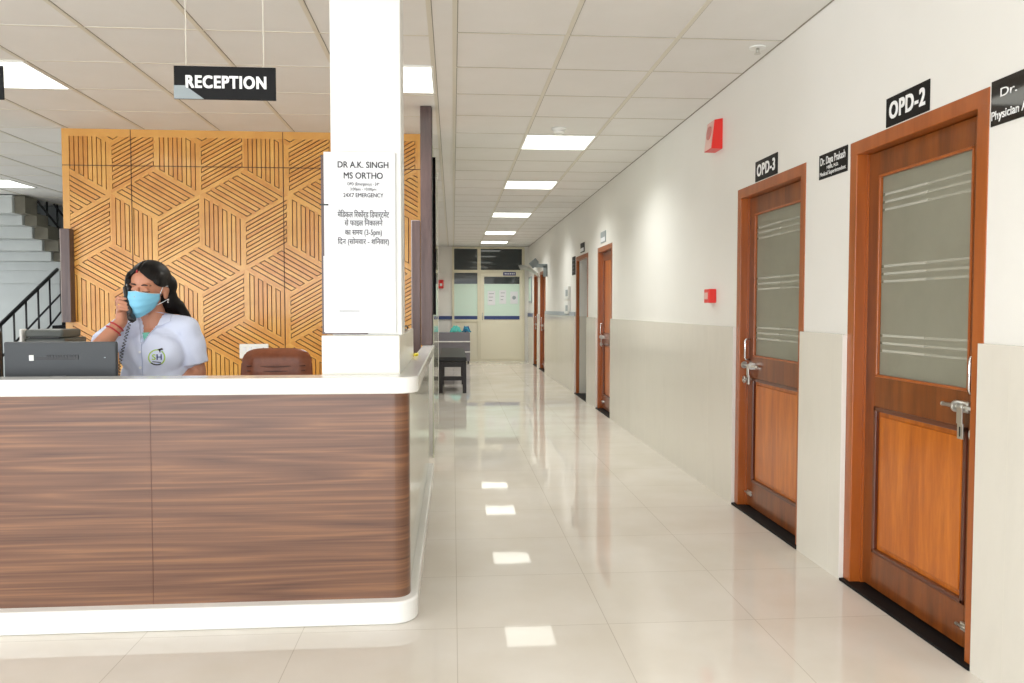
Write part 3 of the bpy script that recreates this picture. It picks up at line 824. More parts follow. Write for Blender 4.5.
# slim grey unit behind with white edge
dk = thing('back_table', 'low table behind the reception staff carrying a grey printer', 'table', (-2.35, 4.5, 0))
mb = MB(); mb.box((-3.0, 4.15, 0.80), (-1.75, 4.75, 0.84), 0.004); mb.build('tabletop', 'counter_wood', dk)
for xx in (-2.97, -1.82):
    for yy in (4.18, 4.68):
        mb = MB(); mb.box((xx, yy, 0), (xx + 0.04, yy + 0.04, 0.80)); mb.build('leg', 'counter_wood', dk)
pr = thing('printer', 'grey printer with a white side edge behind the charcoal monitor', 'printer', (-2.13, 4.4, 0.84))
mb = MB(); mb.box((-2.23, 4.30, 0.845), (-2.03, 4.55, 1.10), 0.008); mb.box((-2.225, 4.29, 1.102), (-2.035, 4.50, 1.145), 0.01); mb.build('casing', 'monitor2', pr)
mb = MB(); mb.box((-2.245, 4.275, 0.845), (-2.23, 4.33, 1.148), 0.004); mb.build('white_edge', 'white_plastic', pr)
mb = MB(); mb.box((-2.20, 4.288, 1.10), (-2.05, 4.2995, 1.106)); mb.build('paper_slot', 'black', pr)

# brown leather office chair
ch = thing('office_chair', 'brown leather office chair with ribbed back behind the counter', 'chair', (-0.90, 4.10, 0))
mb = MB()
W_ = 0.180
rows = []
for i in range(17):
    t = i / 16
    z = 0.54 + 0.507 * t
    wd = W_ * (0.93 + 0.07 * math.sin(PI * t)) * (1 if t < 0.94 else 1 - 0.06 * ((t - 0.94) / 0.06) ** 2)
    rows.append((z, wd, t))
def chair_back(front):
    P = []
    for z, wd, t in rows:
        row = []
        for j in range(13):
            s_ = -1 + 2 * j / 12
            th = 0.045 * (1 - abs(s_) ** 4) * (1 if 0.03 < t < 0.97 else 0.35)
            rib = 0.012 * abs(math.sin(t * PI * 7)) * (1 if abs(s_) < 0.7 else 0.2)
            x = -0.90 + wd * s_
            yy = 4.10 + 0.05 * (t - 0.5) * (1) + 0.03 * s_ * s_ * -1
            row.append((x, yy - (th + rib) if front else yy + th * 0.8, z - (0.02 * abs(s_) ** 6 if t > 0.9 else 0)))
        P.append(row)
    return P
mb.grid(chair_back(True)); mb.grid(chair_back(False))
bmesh.ops.remove_doubles(mb.bm, verts=mb.bm.verts, dist=0.001)
o = mb.build('backrest', 'leather', ch); o.modifiers.new('sub', 'SUBSURF').levels = 1
so = o.modifiers.new('sol', 'SOLIDIFY'); so.thickness = 0.008
for z_ in (0.962, 0.938, 0.905):
    mb = MB(); mb.tube([(-0.90 + 0.145 * q / 6, 4.10 - 0.058 - 0.004 * (1 - (q / 6) ** 2) + 0.05 * ((z_ - 0.54) / 0.515 - 0.5), z_ + 0.004 * (q / 6) ** 2) for q in range(-6, 7)], 0.0035); mb.build('seam', 'moulding', ch)
mb = MB(); mb.box((-1.12, 4.16, 0.42), (-0.68, 4.60, 0.52), 0.04, seg=4); mb.build('seat', 'leather', ch)
for sx in (-0.25, 0.25):
    mb = MB(); mb.tube([(-0.90 + sx, 4.20, 0.46), (-0.90 + sx * 1.05, 4.20, 0.68), (-0.90 + sx * 1.05, 4.45, 0.70), (-0.90 + sx, 4.45, 0.46)], 0.014); mb.build('armrest', 'black', ch)
mb = MB(); mb.cyl((-0.90, 4.38, 0.10), (-0.90, 4.38, 0.43), 0.03); mb.build('gas_column', 'black', ch)
for i in range(5):
    a = i * 2 * PI / 5 + 0.3
    mb = MB(); e = V((-0.90 + 0.28 * math.cos(a), 4.38 + 0.28 * math.sin(a), 0.075)); mb.cyl((-0.90, 4.38, 0.11), e, 0.022, 0.014); b_ = mb.build('base_spoke', 'black', ch)
    mb = MB(); mb.cyl(e + V((-0.012, 0, -0.05)), e + V((0.012, 0, -0.05)), 0.025); mb.build('caster', 'black', b_)
ch.location.x += 0.008
bk = thing('red_folder', 'red and black folder standing just behind the brown chair back', 'folder', (-0.70, 4.32, 0.7))
# sits on a small side cabinet
sc_ = thing('side_cabinet', 'low white cabinet hidden beside the column foot', 'cabinet', (-0.66, 4.45, 0))
mb = MB(); mb.box((-0.64, 4.62, 0), (-0.56, 5.0, 0.70), 0.004); mb.box((-0.655, 4.615, 0.70), (-0.555, 5.01, 0.72)); mb.build('body', 'white_plastic', sc_)
mb = MB(); mb.box((-0.632, 4.612, 0.1), (-0.568, 4.6195, 0.68)); mb.build('door', 'cream_board', sc_)
bk.location = (-0.62, 4.72, 0.72)
mb = MB(); mb.box((-0.655, 4.70, 0.72), (-0.565, 4.72, 0.99), 0.003); mb.build('cover', 'red', bk)
mb = MB(); mb.prism([(-0.585, 0.72), (-0.555, 0.72), (-0.555, 1.005), (-0.60, 1.005), (-0.60, 0.995), (-0.585, 0.97)], 4.69, 4.70, axis='y'); mb.build('spine', 'black', bk)

p = thing('switch_board', 'white socket plate on the carved panel behind the brown chair', 'socket', (-1.61, 6.59, 0.90))
mb = MB(); mb.box((-1.765, 6.685, 0.84), (-1.53, 6.698, 0.960), 0.004); mb.build('plate', 'white_plastic', p)
mb = MB()
for q in range(3): mb.box((-1.735 + q * 0.045, 6.680, 0.90), (-1.71 + q * 0.045, 6.686, 0.935), 0.002)
mb.build('switches', 'paper', p)
mb = MB()
for dx, dz in ((0, 0.02), (-0.012, 0), (0.012, 0)): mb.cyl((-1.57 + dx, 6.683, 0.905 + dz), (-1.57 + dx, 6.686, 0.905 + dz), 0.004)
mb.build('socket_holes', 'black', p)
p = thing('sponge', 'tiny yellow pad lying on the counter ledge near the dark post', 'pad', (-0.215, 4.55, 0.985))
mb = MB(); mb.box((-0.222, 4.48, 0.986), (-0.198, 4.56, 1.0), 0.004); mb.build('pad', 'yellow', p)
p = thing('wire_tray', 'small dark wire basket on the tiled ledge behind the column', 'basket', (-0.27, 3.9, 1.145))
mb = MB(); mb.box((-0.37, 3.72, 1.146), (-0.235, 4.12, 1.150)); 
for a, b in (((-0.37, 3.72, 1.165), (-0.235, 3.72, 1.165)), ((-0.37, 4.12, 1.165), (-0.235, 4.12, 1.165)), ((-0.37, 3.72, 1.165), (-0.37, 4.12, 1.165)), ((-0.235, 3.72, 1.165), (-0.235, 4.12, 1.165)), ((-0.235, 3.72, 1.15), (-0.235, 3.72, 1.165)), ((-0.235, 4.12, 1.15), (-0.235, 4.12, 1.165)), ((-0.37, 3.72, 1.15), (-0.37, 3.72, 1.165))):
    mb.cyl(a, b, 0.003, n=6)
mb.build('basket', 'rail', p)

# ------------------------------------------------------------------ corridor furniture
sl = thing('padded_bench', 'long dark wooden bench with black leatherette top in the corridor beyond the counter', 'bench', (-0.02, 13, 0))
mb = MB(); mb.box((-0.22, 11.62, 0.465), (0.20, 14.4, 0.535), 0.02, seg=4); mb.build('seat', 'stool_top', sl)
for xx in (-0.21, 0.14):
    for yy in (11.65, 13.0, 14.3):
        mb = MB(); mb.box((xx, yy, 0), (xx + 0.055, yy + 0.05, 0.47), 0.003); mb.build('leg', 'stool_wood', sl)
for bx in (((-0.16, 11.66, 0.39), (0.15, 11.69, 0.47)), ((-0.16, 11.66, 0.19), (0.15, 11.69, 0.25)), ((-0.205, 11.7, 0.39), (-0.185, 14.3, 0.47)), ((0.165, 11.7, 0.39), (0.185, 14.3, 0.47)), ((-0.16, 14.31, 0.19), (0.15, 14.34, 0.25))):
    mb = MB(); mb.box(*bx); mb.build('crossbar', 'stool_wood', sl)
cb = thing('steel_bench', 'grey steel bench cabinet with pale rails at the corridor end', 'cabinet', (0, 18.2, 0))
mb = MB(); mb.box((-0.40, 17.95, 0.05), (0.385, 18.45, 0.70), 0.01); mb.build('body', 'grey_cab', cb)
mb = MB(); mb.box((-0.41, 17.93, 0.485), (0.395, 17.95, 0.51)); mb.box((0.10, 17.93, 0.25), (0.395, 17.95, 0.275)); mb.build('rails', 'white_plastic', cb)
for xx in (-0.38, 0.33):
    for yy in (17.98, 18.38):
        mb = MB(); mb.box((xx, yy, 0), (xx + 0.04, yy + 0.04, 0.06)); mb.build('foot', 'black', cb)
def cloth(name, cx, cy, z, rx, ry, h_, m, label, seed):
    random.seed(seed)
    mb = MB(); P = []
    for i in range(13):
        row = []
        for j in range(17):
            u = -1 + 2 * j / 16; v = -1 + 2 * i / 12
            d = min(1, math.hypot(u, v))
            zz = z + h_ * (1 - d ** 5) * (0.50 + 0.22 * math.sin(6 * u + seed) * math.cos(5 * v) + 0.12 * math.sin(11 * v + 7 * u)) + 0.012
            row.append((cx + rx * u * (0.85 + 0.15 * math.sin(3 * v + seed)), cy + ry * v * (0.85 + 0.15 * math.cos(4 * u)), max(z + 0.003, zz + random.uniform(-0.01, 0.01))))
        P.append(row)
    mb.grid(P); o = mb.build(name, m, label=label, category='cloth')
    s_ = o.modifiers.new('s', 'SOLIDIFY'); s_.thickness = 0.01; s_.offset = 1
cloth('folded_cloth', 0.06, 18.12, 0.70, 0.13, 0.15, 0.20, 'cloth_teal', 'crumpled teal cloth heaped on the grey steel bench', 3)
cloth('folded_cloth', 0.31, 18.14, 0.70, 0.11, 0.15, 0.17, 'cloth_blue', 'crumpled blue patterned cloth beside the teal one on the grey steel bench', 5)

# ------------------------------------------------------------------ ceiling lights
def make_light():
    r = thing('ceiling_light', 'x', 'light', (0.914, 6.97, CZ), 'square ceiling light panels')
    x, y = 0.914, 6.97
    mb = MB()
    for a, b in (((x - 0.3, y - 0.3), (x + 0.3, y - 0.285)), ((x - 0.3, y + 0.285), (x + 0.3, y + 0.3)), ((x - 0.3, y - 0.285), (x - 0.285, y + 0.285)), ((x + 0.285, y - 0.285), (x + 0.3, y + 0.285))):
        mb.box((a[0], a[1], CZ - 0.008), (b[0], b[1], CZ + 0.0))
    mb.build('frame', 'white_plastic', r)
    mb = MB(); mb.box((x - 0.285, y - 0.285, CZ - 0.006), (x + 0.285, y + 0.285, CZ - 0.001)); mb.build('diffuser', 'diffuser', r)
    lamp = area('lamp', (0, 0, -0.012), (0, 0, 0), 0.55, 0.55, LAMP_POWER, (0.985, 1.0, 0.97))
    lamp.data.spread = math.radians(132)
    lamp.parent = r
    return r
L1 = make_light()
spots = [((0.914, 6.95), 'square ceiling light beside the round smoke detector'),
         ((0.914, 9.35), 'second corridor ceiling light beyond the smoke detector'),
         ((0.914, 12.35), 'third corridor ceiling light beyond the smoke detector'),
         ((0.914, 15.3), 'fourth corridor ceiling light beyond the smoke detector'),
         ((0.914, 17.5), 'last corridor ceiling light, nearest the dark transom glass'),
         ((-0.413, 5.13), 'ceiling light partly hidden behind the white column'),
         ((-2.813, 5.21), 'ceiling light over the reception, left of the hanging RECEPTION sign'),
         ((-5.3, 9.71), 'ceiling light in front of the grey staircase'),
         ((0.914, 0.9), 'added unseen ceiling light above the viewer in the corridor'),  # out of view, added to brighten the near end
         ((-2.813, 1.6), 'added unseen ceiling light above the lobby in front of the counter')]  # another unseen panel, added as lobby fill
spots[6] = (spots[6][0], 'ceiling light over the reception desk, nearest the hanging RECEPTION sign')
for i, (p, lab) in enumerate(spots):
    o = L1 if i == 0 else copy_tree(L1)
    o.location = (p[0], p[1], CZ); o['label'] = lab

sd = thing('smoke_detector', 'round white smoke detector on the ceiling beside a light panel', 'smoke detector', (0.86, 6.42, CZ))
mb = MB(); mb.cyl((0.86, 6.42, CZ - 0.02), (0.86, 6.42, CZ), 0.06, n=28); mb.build('base', 'white_plastic', sd)
mb = MB(); mb.cyl((0.86, 6.42, CZ - 0.045), (0.86, 6.42, CZ - 0.02), 0.035, 0.05, n=28); mb.build('sensor_cap', 'white_plastic', sd)
sp = thing('ceiling_sprinkler', 'small white sprinkler rose on the ceiling near the right wall', 'sprinkler', (1.70, 4.36, CZ))
mb = MB(); mb.cyl((1.70, 4.36, CZ - 0.008), (1.70, 4.36, CZ), 0.045, n=24); mb.build('rose', 'white_plastic', sp)
mb = MB(); mb.cyl((1.70, 4.36, CZ - 0.035), (1.70, 4.36, CZ - 0.008), 0.010, n=12); mb.cyl((1.70, 4.36, CZ - 0.038), (1.70, 4.36, CZ - 0.035), 0.018, n=12); mb.build('head', 'steel', sp)

# ------------------------------------------------------------------ wall fittings on the right wall
al = thing('fire_alarm_sounder', 'red wedge shaped fire alarm sounder with pale front high on the corridor wall', 'alarm', (1.8, 5.33, 2.42))
mb = MB()
mb.prism([(1.7995, 2.535), (1.745, 2.525), (1.725, 2.335), (1.7995, 2.335)], 5.255, 5.405, axis='y'); mb.build('housing', 'red', al)
mb = MB(); 
q = [V((1.7445, 5.262, 2.521)), V((1.7445, 5.398, 2.521)), V((1.7245, 5.398, 2.339)), V((1.7245, 5.262, 2.339))]
n_ = V((-0.99, 0, 0.1)).normalized() * 0.003
A = [mb.bm.verts.new(v) for v in q]; B = [mb.bm.verts.new(v + n_) for v in q]
mb.bm.faces.new(A); mb.bm.faces.new(B[::-1])
for i in range(4): mb.bm.faces.new([A[i], A[(i + 1) % 4], B[(i + 1) % 4], B[i]])
mb.build('front_cover', 'pink', al)
mb = MB(); c_ = V((1.7335, 5.33, 2.45)); mb.cyl(c_, c_ + V((-0.006, 0, 0.0006)), 0.045, n=28); mb.build('speaker_grille', 'lens', al)
al.location.y -= 0.045; al.location.z -= 0.012
rb = thing('break_glass_point', 'small red break glass box on the cream wall near the OPD-3 door', 'alarm', (1.8, 5.36, 1.34))
mb = MB(); mb.box((1.745, 5.30, 1.293), (1.7995, 5.40, 1.388), 0.005); mb.build('box', 'red', rb)
mb = MB(); mb.box((1.742, 5.318, 1.318), (1.7455, 5.382, 1.364)); mb.build('glass_cover', 'pink', rb)

def wall_sign(name, y0, y1, z0, z1, label, lines, m='black_gloss', th=0.004, grp='black wall signs'):
    p = thing(name, label, 'sign', (1.80, (y0 + y1) / 2, z0), grp)
    mb = MB(); mb.box((1.7995 - th, y0, z0), (1.7995, y1, z1), 0.0008); mb.build('plate', m, p)
    for s, z, size, fit, bold in lines:
        lettering(s, size, face_left(1.7995 - th - 0.0006, (y0 + y1) / 2 + (0.06 if 'Phys' in s else 0), z), 'lettering', p, bold=bold, fit=fit)
    return p
wall_sign('door_sign', 2.893, 3.192, 2.004, 2.122, 'black OPD-2 sign standing on the nearest door frame', [('OPD-2', 2.062, 0.094, 0.250, 0.038)], m='black_sign')
wall_sign('door_sign', 4.296, 4.616, 2.004, 2.122, 'black OPD-3 sign on the frame of the second door', [('OPD-3', 2.061, 0.094, 0.262, 0.038)], m='black_sign')
wall_sign('name_plate', 3.512, 3.790, 1.884, 2.002, 'black name plate with three white lines between the two nearest doors', [('Dr. Daya Prakash', 1.966, 0.052, 0.245, 0.010), ('MBBS, M.D.', 1.931, 0.022, 0.115, 0.006), ('Medical Superintendent', 1.906, 0.028, 0.255, 0.005)], m='black_sign')
p = wall_sign('name_plate', 2.215, 2.545, 1.861, 2.010, 'glossy black name plate reflecting light, cut by the picture edge', [('Dr.        S', 1.962, 0.040, 0.24, 0.005), ('Physician And', 1.893, 0.040, 0.20, 0.015)])
for y_, z0, z1, lab, m in ((9.38, 2.04, 2.17, 'small pale sign above the third corridor door', 'mark_grey'), (10.9, 2.03, 2.16, 'small dark topped sign above the open doorway', 'black_sign')):
    p = thing('door_sign', lab, 'sign', (1.8, y_, z0))
    mb = MB(); mb.box((1.79, y_ - 0.15, z0), (1.7995, y_ + 0.15, z1)); mb.build('plate', m, p)
    mb = MB(); mb.box((1.787, y_ - 0.13, z0 + 0.012), (1.7905, y_ + 0.13, z0 + 0.06)); mb.build('print_band', 'paper', p)
p = thing('name_plate', 'black name plate on the wall beyond the open doorway', 'sign', (1.8, 11.65, 1.78))
mb = MB(); mb.box((1.79, 11.55, 1.75), (1.7995, 11.83, 2.02)); mb.build('plate', 'black_sign', p)
mb = MB()
for q in range(4): mb.box((1.7875, 11.58, 1.79 + q * 0.055), (1.7905, 11.80, 1.805 + q * 0.055))
mb.build('lettering', 'grey_print', p)
for i, (z0, z1, lab) in enumerate(((1.40, 1.60, 'upper grey switch box on the wall past the open doorway'), (1.17, 1.36, 'lower grey switch box on the wall past the open doorway'))):
    p = thing('switch_box', lab, 'switch', (1.8, 12.2, z0), 'switch boxes')
    mb = MB(); mb.box((1.76, 12.02, z0), (1.7995, 12.45, z1), 0.006); mb.build('box', 'white_plastic', p)
    mb = MB(); mb.box((1.755, 12.08, z0 + 0.04), (1.7605, 12.28, z1 - 0.06)); mb.build('switch_face', 'mark_grey', p)
# things near the last two doors
p = thing('projecting_sign', 'grey sign plate sticking out from the wall above the second last door', 'sign', (1.8, 15.3, 1.98), 'projecting signs')
mb = MB(); mb.box((1.56, 15.02, 2.03), (1.7995, 15.05, 2.10)); mb.box((1.72, 15.02, 1.86), (1.7995, 15.05, 2.06)); mb.build('plate', 'mark_grey', p)
p = thing('projecting_sign', 'slanted grey sign plate higher above the last two doors', 'sign', (1.8, 16.6, 2.2), 'projecting signs')
mb = MB(); mb.box((1.62, 16.6, 2.13), (1.7995, 16.62, 2.27), rot=Matrix.Rotation(-0.7, 3, 'Y')); mb.box((1.74, 16.605, 2.14), (1.7995, 16.615, 2.2)); mb.build('plate', 'mark_grey', p)
p = thing('curved_bracket', 'pale curved metal strip arching from the end partition to the last doors', 'bracket', (1.8, 16.0, 2.0))
mb = MB()
P1 = []
for i in range(13):
    t = i / 12
    yy = 18.5 - 3.0 * t
    P1.append([(1.56 + 0.12 * t + dx, yy, 2.20 - 0.30 * t ** 1.6 + dz) for dx, dz in ((-0.03, 0.06), (0.03, -0.05))])
mb.grid(P1); o = mb.build('strip', 'steel', p); s_ = o.modifiers.new('s', 'SOLIDIFY'); s_.thickness = 0.006
p = thing('wall_board', 'grey glazed notice board on the wall beside the end partition', 'board', (1.8, 18.2, 1.4))
mb = MB(); mb.box((1.775, 17.95, 1.38), (1.7995, 18.55, 1.98), 0.004); mb.build('frame', 'mark_grey', p)
mb = MB(); mb.box((1.772, 17.99, 1.42), (1.7755, 18.51, 1.94)); mb.build('glass', 'green_film', p)

# ------------------------------------------------------------------ hanging signs
def hanging(x0, x1, z0, z1, y, label, m='black_sign'):
    p = thing('hanging_sign', label, 'sign', ((x0 + x1) / 2, y, z1), 'hanging signs')
    mb = MB(); mb.box((x0, y, z0), (x1, y + 0.006, z1), 0.001); mb.build('plate', m, p)
    for f in (0.12, 0.88):
        xx = x0 + (x1 - x0) * f
        mb = MB(); mb.cyl((xx, y + 0.003, z1 - 0.008), (xx, y + 0.003, CZ - 0.004), 0.0022, n=8); mb.build('wire', 'grid', p)
    return p
p = hanging(-1.113, -0.712, 2.096, 2.228, 3.3, 'black hanging board reading RECEPTION in white letters')
lettering('RECEPTION', 0.068, face_cam(-0.908, 3.2992, 2.163), 'lettering', p, bold=0.042, fit=0.318)
mb = MB(); mb.prism([(-1.113, 2.097), (-0.995, 2.097), (-1.07, 2.150), (-1.113, 2.150)], 3.2985, 3.2999, axis='y'); mb.build('corner_patch', 'mark_grey', p)
hanging(-2.16, -1.767, 2.080, 2.212, 3.3, 'dark hanging board cut by the picture edge', m='navy_print' if False else 'black_sign')

#PERSON
# ------------------------------------------------------------------ the receptionist
def remeshed(mb, name, vox, it, m):
    """union of overlapping solids -> one smooth continuous surface"""
    bmesh.ops.recalc_face_normals(mb.bm, faces=mb.bm.faces)
    me = bpy.data.meshes.new(name); mb.bm.to_mesh(me); mb.bm.free()
    t = bpy.data.objects.new(name + '_src', me); COL.objects.link(t)
    r_ = t.modifiers.new('r', 'REMESH'); r_.mode = 'VOXEL'; r_.voxel_size = vox; r_.use_smooth_shade = True
    if it:
        s_ = t.modifiers.new('s', 'SMOOTH'); s_.iterations = it; s_.factor = 0.5
    bpy.context.view_layer.update()
    out = bpy.data.meshes.new_from_object(t.evaluated_get(bpy.context.evaluated_depsgraph_get()))
    bpy.data.objects.remove(t)
    out.name = name
    out.materials.clear(); out.materials.append(M[m])
    for p_ in out.polygons: p_.use_smooth = True
    return out
def link(me, name, parent):
    if parent is not None: me.transform(Matrix.Translation(-parent.location))
    o = bpy.data.objects.new(name, me); COL.objects.link(o)
    if parent is not None: o.parent = parent
    return o
def bvh(me, off=V((0, 0, 0))):
    return BVHTree.FromPolygons([v.co + off for v in me.vertices], [tuple(p_.vertices) for p_ in me.polygons])

HC = V((-1.384, 3.725, 1.344))                 # head centre
HR = (Matrix.Rotation(math.radians(-8), 3, 'Z') @ Matrix.Rotation(math.radians(5), 3, 'Y') @ Matrix.Rotation(math.radians(8), 3, 'X'))
def hp(x, y, z): return HC + HR @ V((x, y, z))  # local head frame: -y is where the face looks
def hell(mb, c, r): mb.ell(hp(*c), r, rot=HR)
neck0 = hp(0, 0.02, -0.075); neck1 = V((-1.372, 3.765, 1.18))
SL = V((-1.235, 3.775, 1.160)); SR = V((-1.518, 3.775, 1.158))     # her left (picture right) and right shoulder
EL = V((-1.198, 3.800, 0.955)); WL = V((-1.335, 3.600, 0.830))
ER = V((-1.545, 3.560, 1.075)); WR = V((-1.466, 3.625, 1.200))

body = MB()
hell(body, (0, 0.012, 0.032), (0.075, 0.094, 0.088))
hell(body, (0, -0.026, -0.030), (0.062, 0.070, 0.082))
hell(body, (0, -0.050, -0.088), (0.034, 0.034, 0.026))
for s in (-1, 1):
    hell(body, (0.034 * s, -0.058, -0.028), (0.028, 0.028, 0.030))      # cheek
    hell(body, (0.029 * s, -0.0745, 0.005), (0.014, 0.009, 0.009))       # closed eyelid
    hell(body, (0.024 * s, -0.075, 0.027), (0.024, 0.010, 0.009))       # brow ridge
    hell(body, (0.077 * s, 0.006, -0.012), (0.009, 0.019, 0.030))       # ear
    hell(body, (0.082 * s, 0.012, -0.002), (0.006, 0.014, 0.018))
body.cap(hp(0, -0.092, 0.012), hp(0, -0.112, -0.026), 0.007, 0.011)      # nose
hell(body, (0, -0.098, -0.058), (0.022, 0.010, 0.009))                  # lips
body.cap(neck0, neck1, 0.050, 0.056)
body.cap(V((-1.29, 3.785, 1.178)), V((-1.45, 3.785, 1.178)), 0.052)
body.cap(SL, neck1 + V((0, 0.015, 0.01)), 0.050, 0.055); body.cap(SR, neck1 + V((0, 0.015, 0.01)), 0.050, 0.055)
body.ell((-1.374, 3.775, 1.075), (0.140, 0.092, 0.125))
for s in (-1, 1): body.ell((-1.374 + 0.055 * s, 3.735, 1.050), (0.068, 0.060, 0.070))
body.ell((-1.376, 3.780, 0.93), (0.128, 0.098, 0.13)); body.ell((-1.376, 3.79, 0.79), (0.155, 0.115, 0.12))
for s in (-1, 1):
    hx = -1.376 + 0.078 * s
    body.cap((hx, 3.79, 0.74), (hx + 0.006 * s, 3.785, 0.40), 0.080, 0.052)
    body.cap((hx + 0.006 * s, 3.785, 0.40), (hx + 0.01 * s, 3.80, 0.09), 0.050, 0.032)
    body.ell((hx + 0.014 * s, 3.745, 0.036), (0.040, 0.100, 0.034))
# her left arm: bent, the hand resting on the worktop
body.cap(SL, EL, 0.048, 0.040); body.cap(EL, WL, 0.040, 0.025)
fdir = (V((-0.075, -0.085, -0.028))).normalized()
pl = WL + fdir * 0.055
body.ell(pl, (0.038, 0.045, 0.017), rot=Matrix.Rotation(math.radians(-40), 3, 'Z'))
side = V((0.75, -0.66, 0)).normalized()
for i, ln_ in enumerate((0.060, 0.070, 0.066, 0.052)):
    k0 = pl + fdir * 0.030 + side * (0.027 - 0.018 * i) + V((0, 0, 0.002))
    k1 = k0 + fdir * ln_ * 0.5 + V((0, 0, -0.002)); k2 = k1 + fdir * ln_ * 0.5 + V((0, 0, -0.014))
    body.cap(k0, k1, 0.0082, 0.0078); body.cap(k1, k2, 0.0078, 0.0066)
body.cap(pl + side * 0.026 - fdir * 0.02, pl + side * 0.052 + fdir * 0.014, 0.010, 0.009)
body.cap(pl + side * 0.052 + fdir * 0.014, pl + side * 0.058 + fdir * 0.04 + V((0, 0, -0.008)), 0.009, 0.007)
# her right arm: raised, the hand closed round the handset
body.cap(SR, ER, 0.048, 0.040); body.cap(ER, WR, 0.040, 0.025)
PH0 = V((-1.459, 3.660, 1.345)); PH1 = V((-1.416, 3.596, 1.211))       # handset ear and mouth ends
pd = (PH0 - PH1).normalized()
palm = V((-1.469, 3.640, 1.250))
body.cap(WR, palm + V((0, 0, -0.01)), 0.024, 0.026)
body.cap(palm + V((-0.006, 0.004, -0.018)), palm + V((-0.008, 0.010, 0.028)), 0.022, 0.019)
for i, ln_ in enumerate((0.95, 1.05, 1.0, 0.85)):                      # fingers from the top down
    off = pd * (0.044 - 0.0195 * i)
    kn = palm + off * 0.95 + V((-0.012, -0.014, 0.004))
    m_ = (PH0 + PH1) / 2 + off + V((-0.026, -0.026, -0.012))
    t_ = (PH0 + PH1) / 2 + off + V((0.004 * ln_, -0.024, -0.020)) * ln_
    body.cap(kn, m_, 0.0088, 0.0080); body.cap(m_, t_, 0.0080, 0.0066)
th0 = palm + V((0.004, 0.020, -0.010)); th1 = palm + V((0.018, 0.036, 0.018)); th2 = palm + V((0.034, 0.038, 0.040))
body.cap(th0, th1, 0.012, 0.010); body.cap(th1, th2, 0.010, 0.008)
bme = remeshed(body, 'person', 0.0036, 4, 'skin')
bb = bvh(bme)
person = thing('person', None, None, (0, 0, 0)); bpy.data.objects.remove(person)
person = link(bme, 'person', None)
base = V((-1.376, 3.79, 0)); bme.transform(Matrix.Translation(-base)); person.location = base
person['label'] = 'person in white short sleeved coat and blue face mask holding a phone to the ear'
person['category'] = 'person'

# coat
coat = MB()
coat.cap(SL + V((-0.01, 0, 0.002)), neck1 + V((0.03, 0.015, -0.002)), 0.060, 0.058); coat.cap(SR + V((0.01, 0, 0.002)), neck1 + V((-0.03, 0.015, -0.002)), 0.060, 0.058)
coat.ell((-1.374, 3.775, 1.075), (0.158, 0.106, 0.128))
for s in (-1, 1): coat.ell((-1.374 + 0.055 * s, 3.722, 1.045), (0.088, 0.072, 0.095))
coat.ell((-1.374, 3.705, 1.03), (0.11, 0.060, 0.13))
coat.ell((-1.378, 3.775, 0.94), (0.152, 0.118, 0.14)); coat.ell((-1.378, 3.785, 0.82), (0.172, 0.135, 0.15))
coat.cyl((-1.378, 3.785, 0.84), (-1.378, 3.785, 0.60), 0.150, 0.172, n=32)
def hem(p0, p1, t, r0, r1):
    d = V(p1) - V(p0); coat.ell(p0, r0); coat.cyl(p0, V(p0) + d * t, r0, r1, n=28)
hem(SL + V((0.0, 0, 0)), EL + V((0.0, -0.006, 0)), 0.80, 0.059, 0.062)
hem(SR, ER, 0.74, 0.062, 0.062)
coat.ell(SL + (EL - SL) * 0.45 + V((0.008, 0, 0)), (0.058, 0.062, 0.10))
cme = remeshed(coat, 'coat', 0.0045, 14, 'coat')
# open the neckline: inside the V the cloth lies under the skin; add soft creases
vx, vtop, vbot = -1.392, 1.235, 1.098
for v in cme.vertices:
    c = v.co
    if c.y < 3.76 and c.z > vbot - 0.01:
        hw = 0.050 * (c.z - vbot) / (vtop - vbot)
        if abs(c.x - (vx + 0.018 * (c.z - vbot) / 0.13)) < hw:
            h_ = bb.ray_cast(V((c.x, 3.2, c.z)), V((0, 1, 0)))
            if h_[0] is not None: c.y = h_[0].y + 0.012
            continue
    cr = 0.0035 * math.sin(c.z * 60 + c.x * 38 + 4 * math.sin(c.x * 22)) + 0.0025 * math.sin(c.x * 90 - c.z * 45)
    if c.z < 1.14 and c.y < 3.80: c.y -= cr * (0.4 + 1.4 * max(0, 1.05 - c.z) / 0.2)
cb_ = bvh(cme)
link(cme, 'coat', person)

def drape(poly, tree, off, th, name, m, parent, n=18, back=False):
    """a flat outline in x-z laid on the surface below it, seen from the front"""
    xs = [p_[0] for p_ in poly]; zs = [p_[1] for p_ in poly]
    t = bmesh.new()
    vs = [t.verts.new((x_, 0, z_)) for x_, z_ in poly]
    t.faces.new(vs)
    step = max(max(xs) - min(xs), max(zs) - min(zs)) / n
    for ax, lo, hi in ((0, min(xs), max(xs)), (2, min(zs), max(zs))):
        p_ = lo + step
        while p_ < hi - 1e-5:
            co = [0, 0, 0]; no = [0, 0, 0]; co[ax] = p_; no[ax] = 1
            bmesh.ops.bisect_plane(t, geom=t.verts[:] + t.edges[:] + t.faces[:], plane_co=co, plane_no=no)
            p_ += step
    last = 3.65
    for v in t.verts:
        h_ = tree.ray_cast(V((v.co.x, 3.2, v.co.z)), V((0, 1, 0)))
        if h_[0] is not None: last = h_[0].y
        v.co.y = last - off
    r_ = bmesh.ops.extrude_face_region(t, geom=t.faces[:])
    for v in [g_ for g_ in r_['geom'] if isinstance(g_, bmesh.types.BMVert)]: v.co.y -= th
    mb = MB(); mb.merge(t)
    return mb.build(name, m, parent)
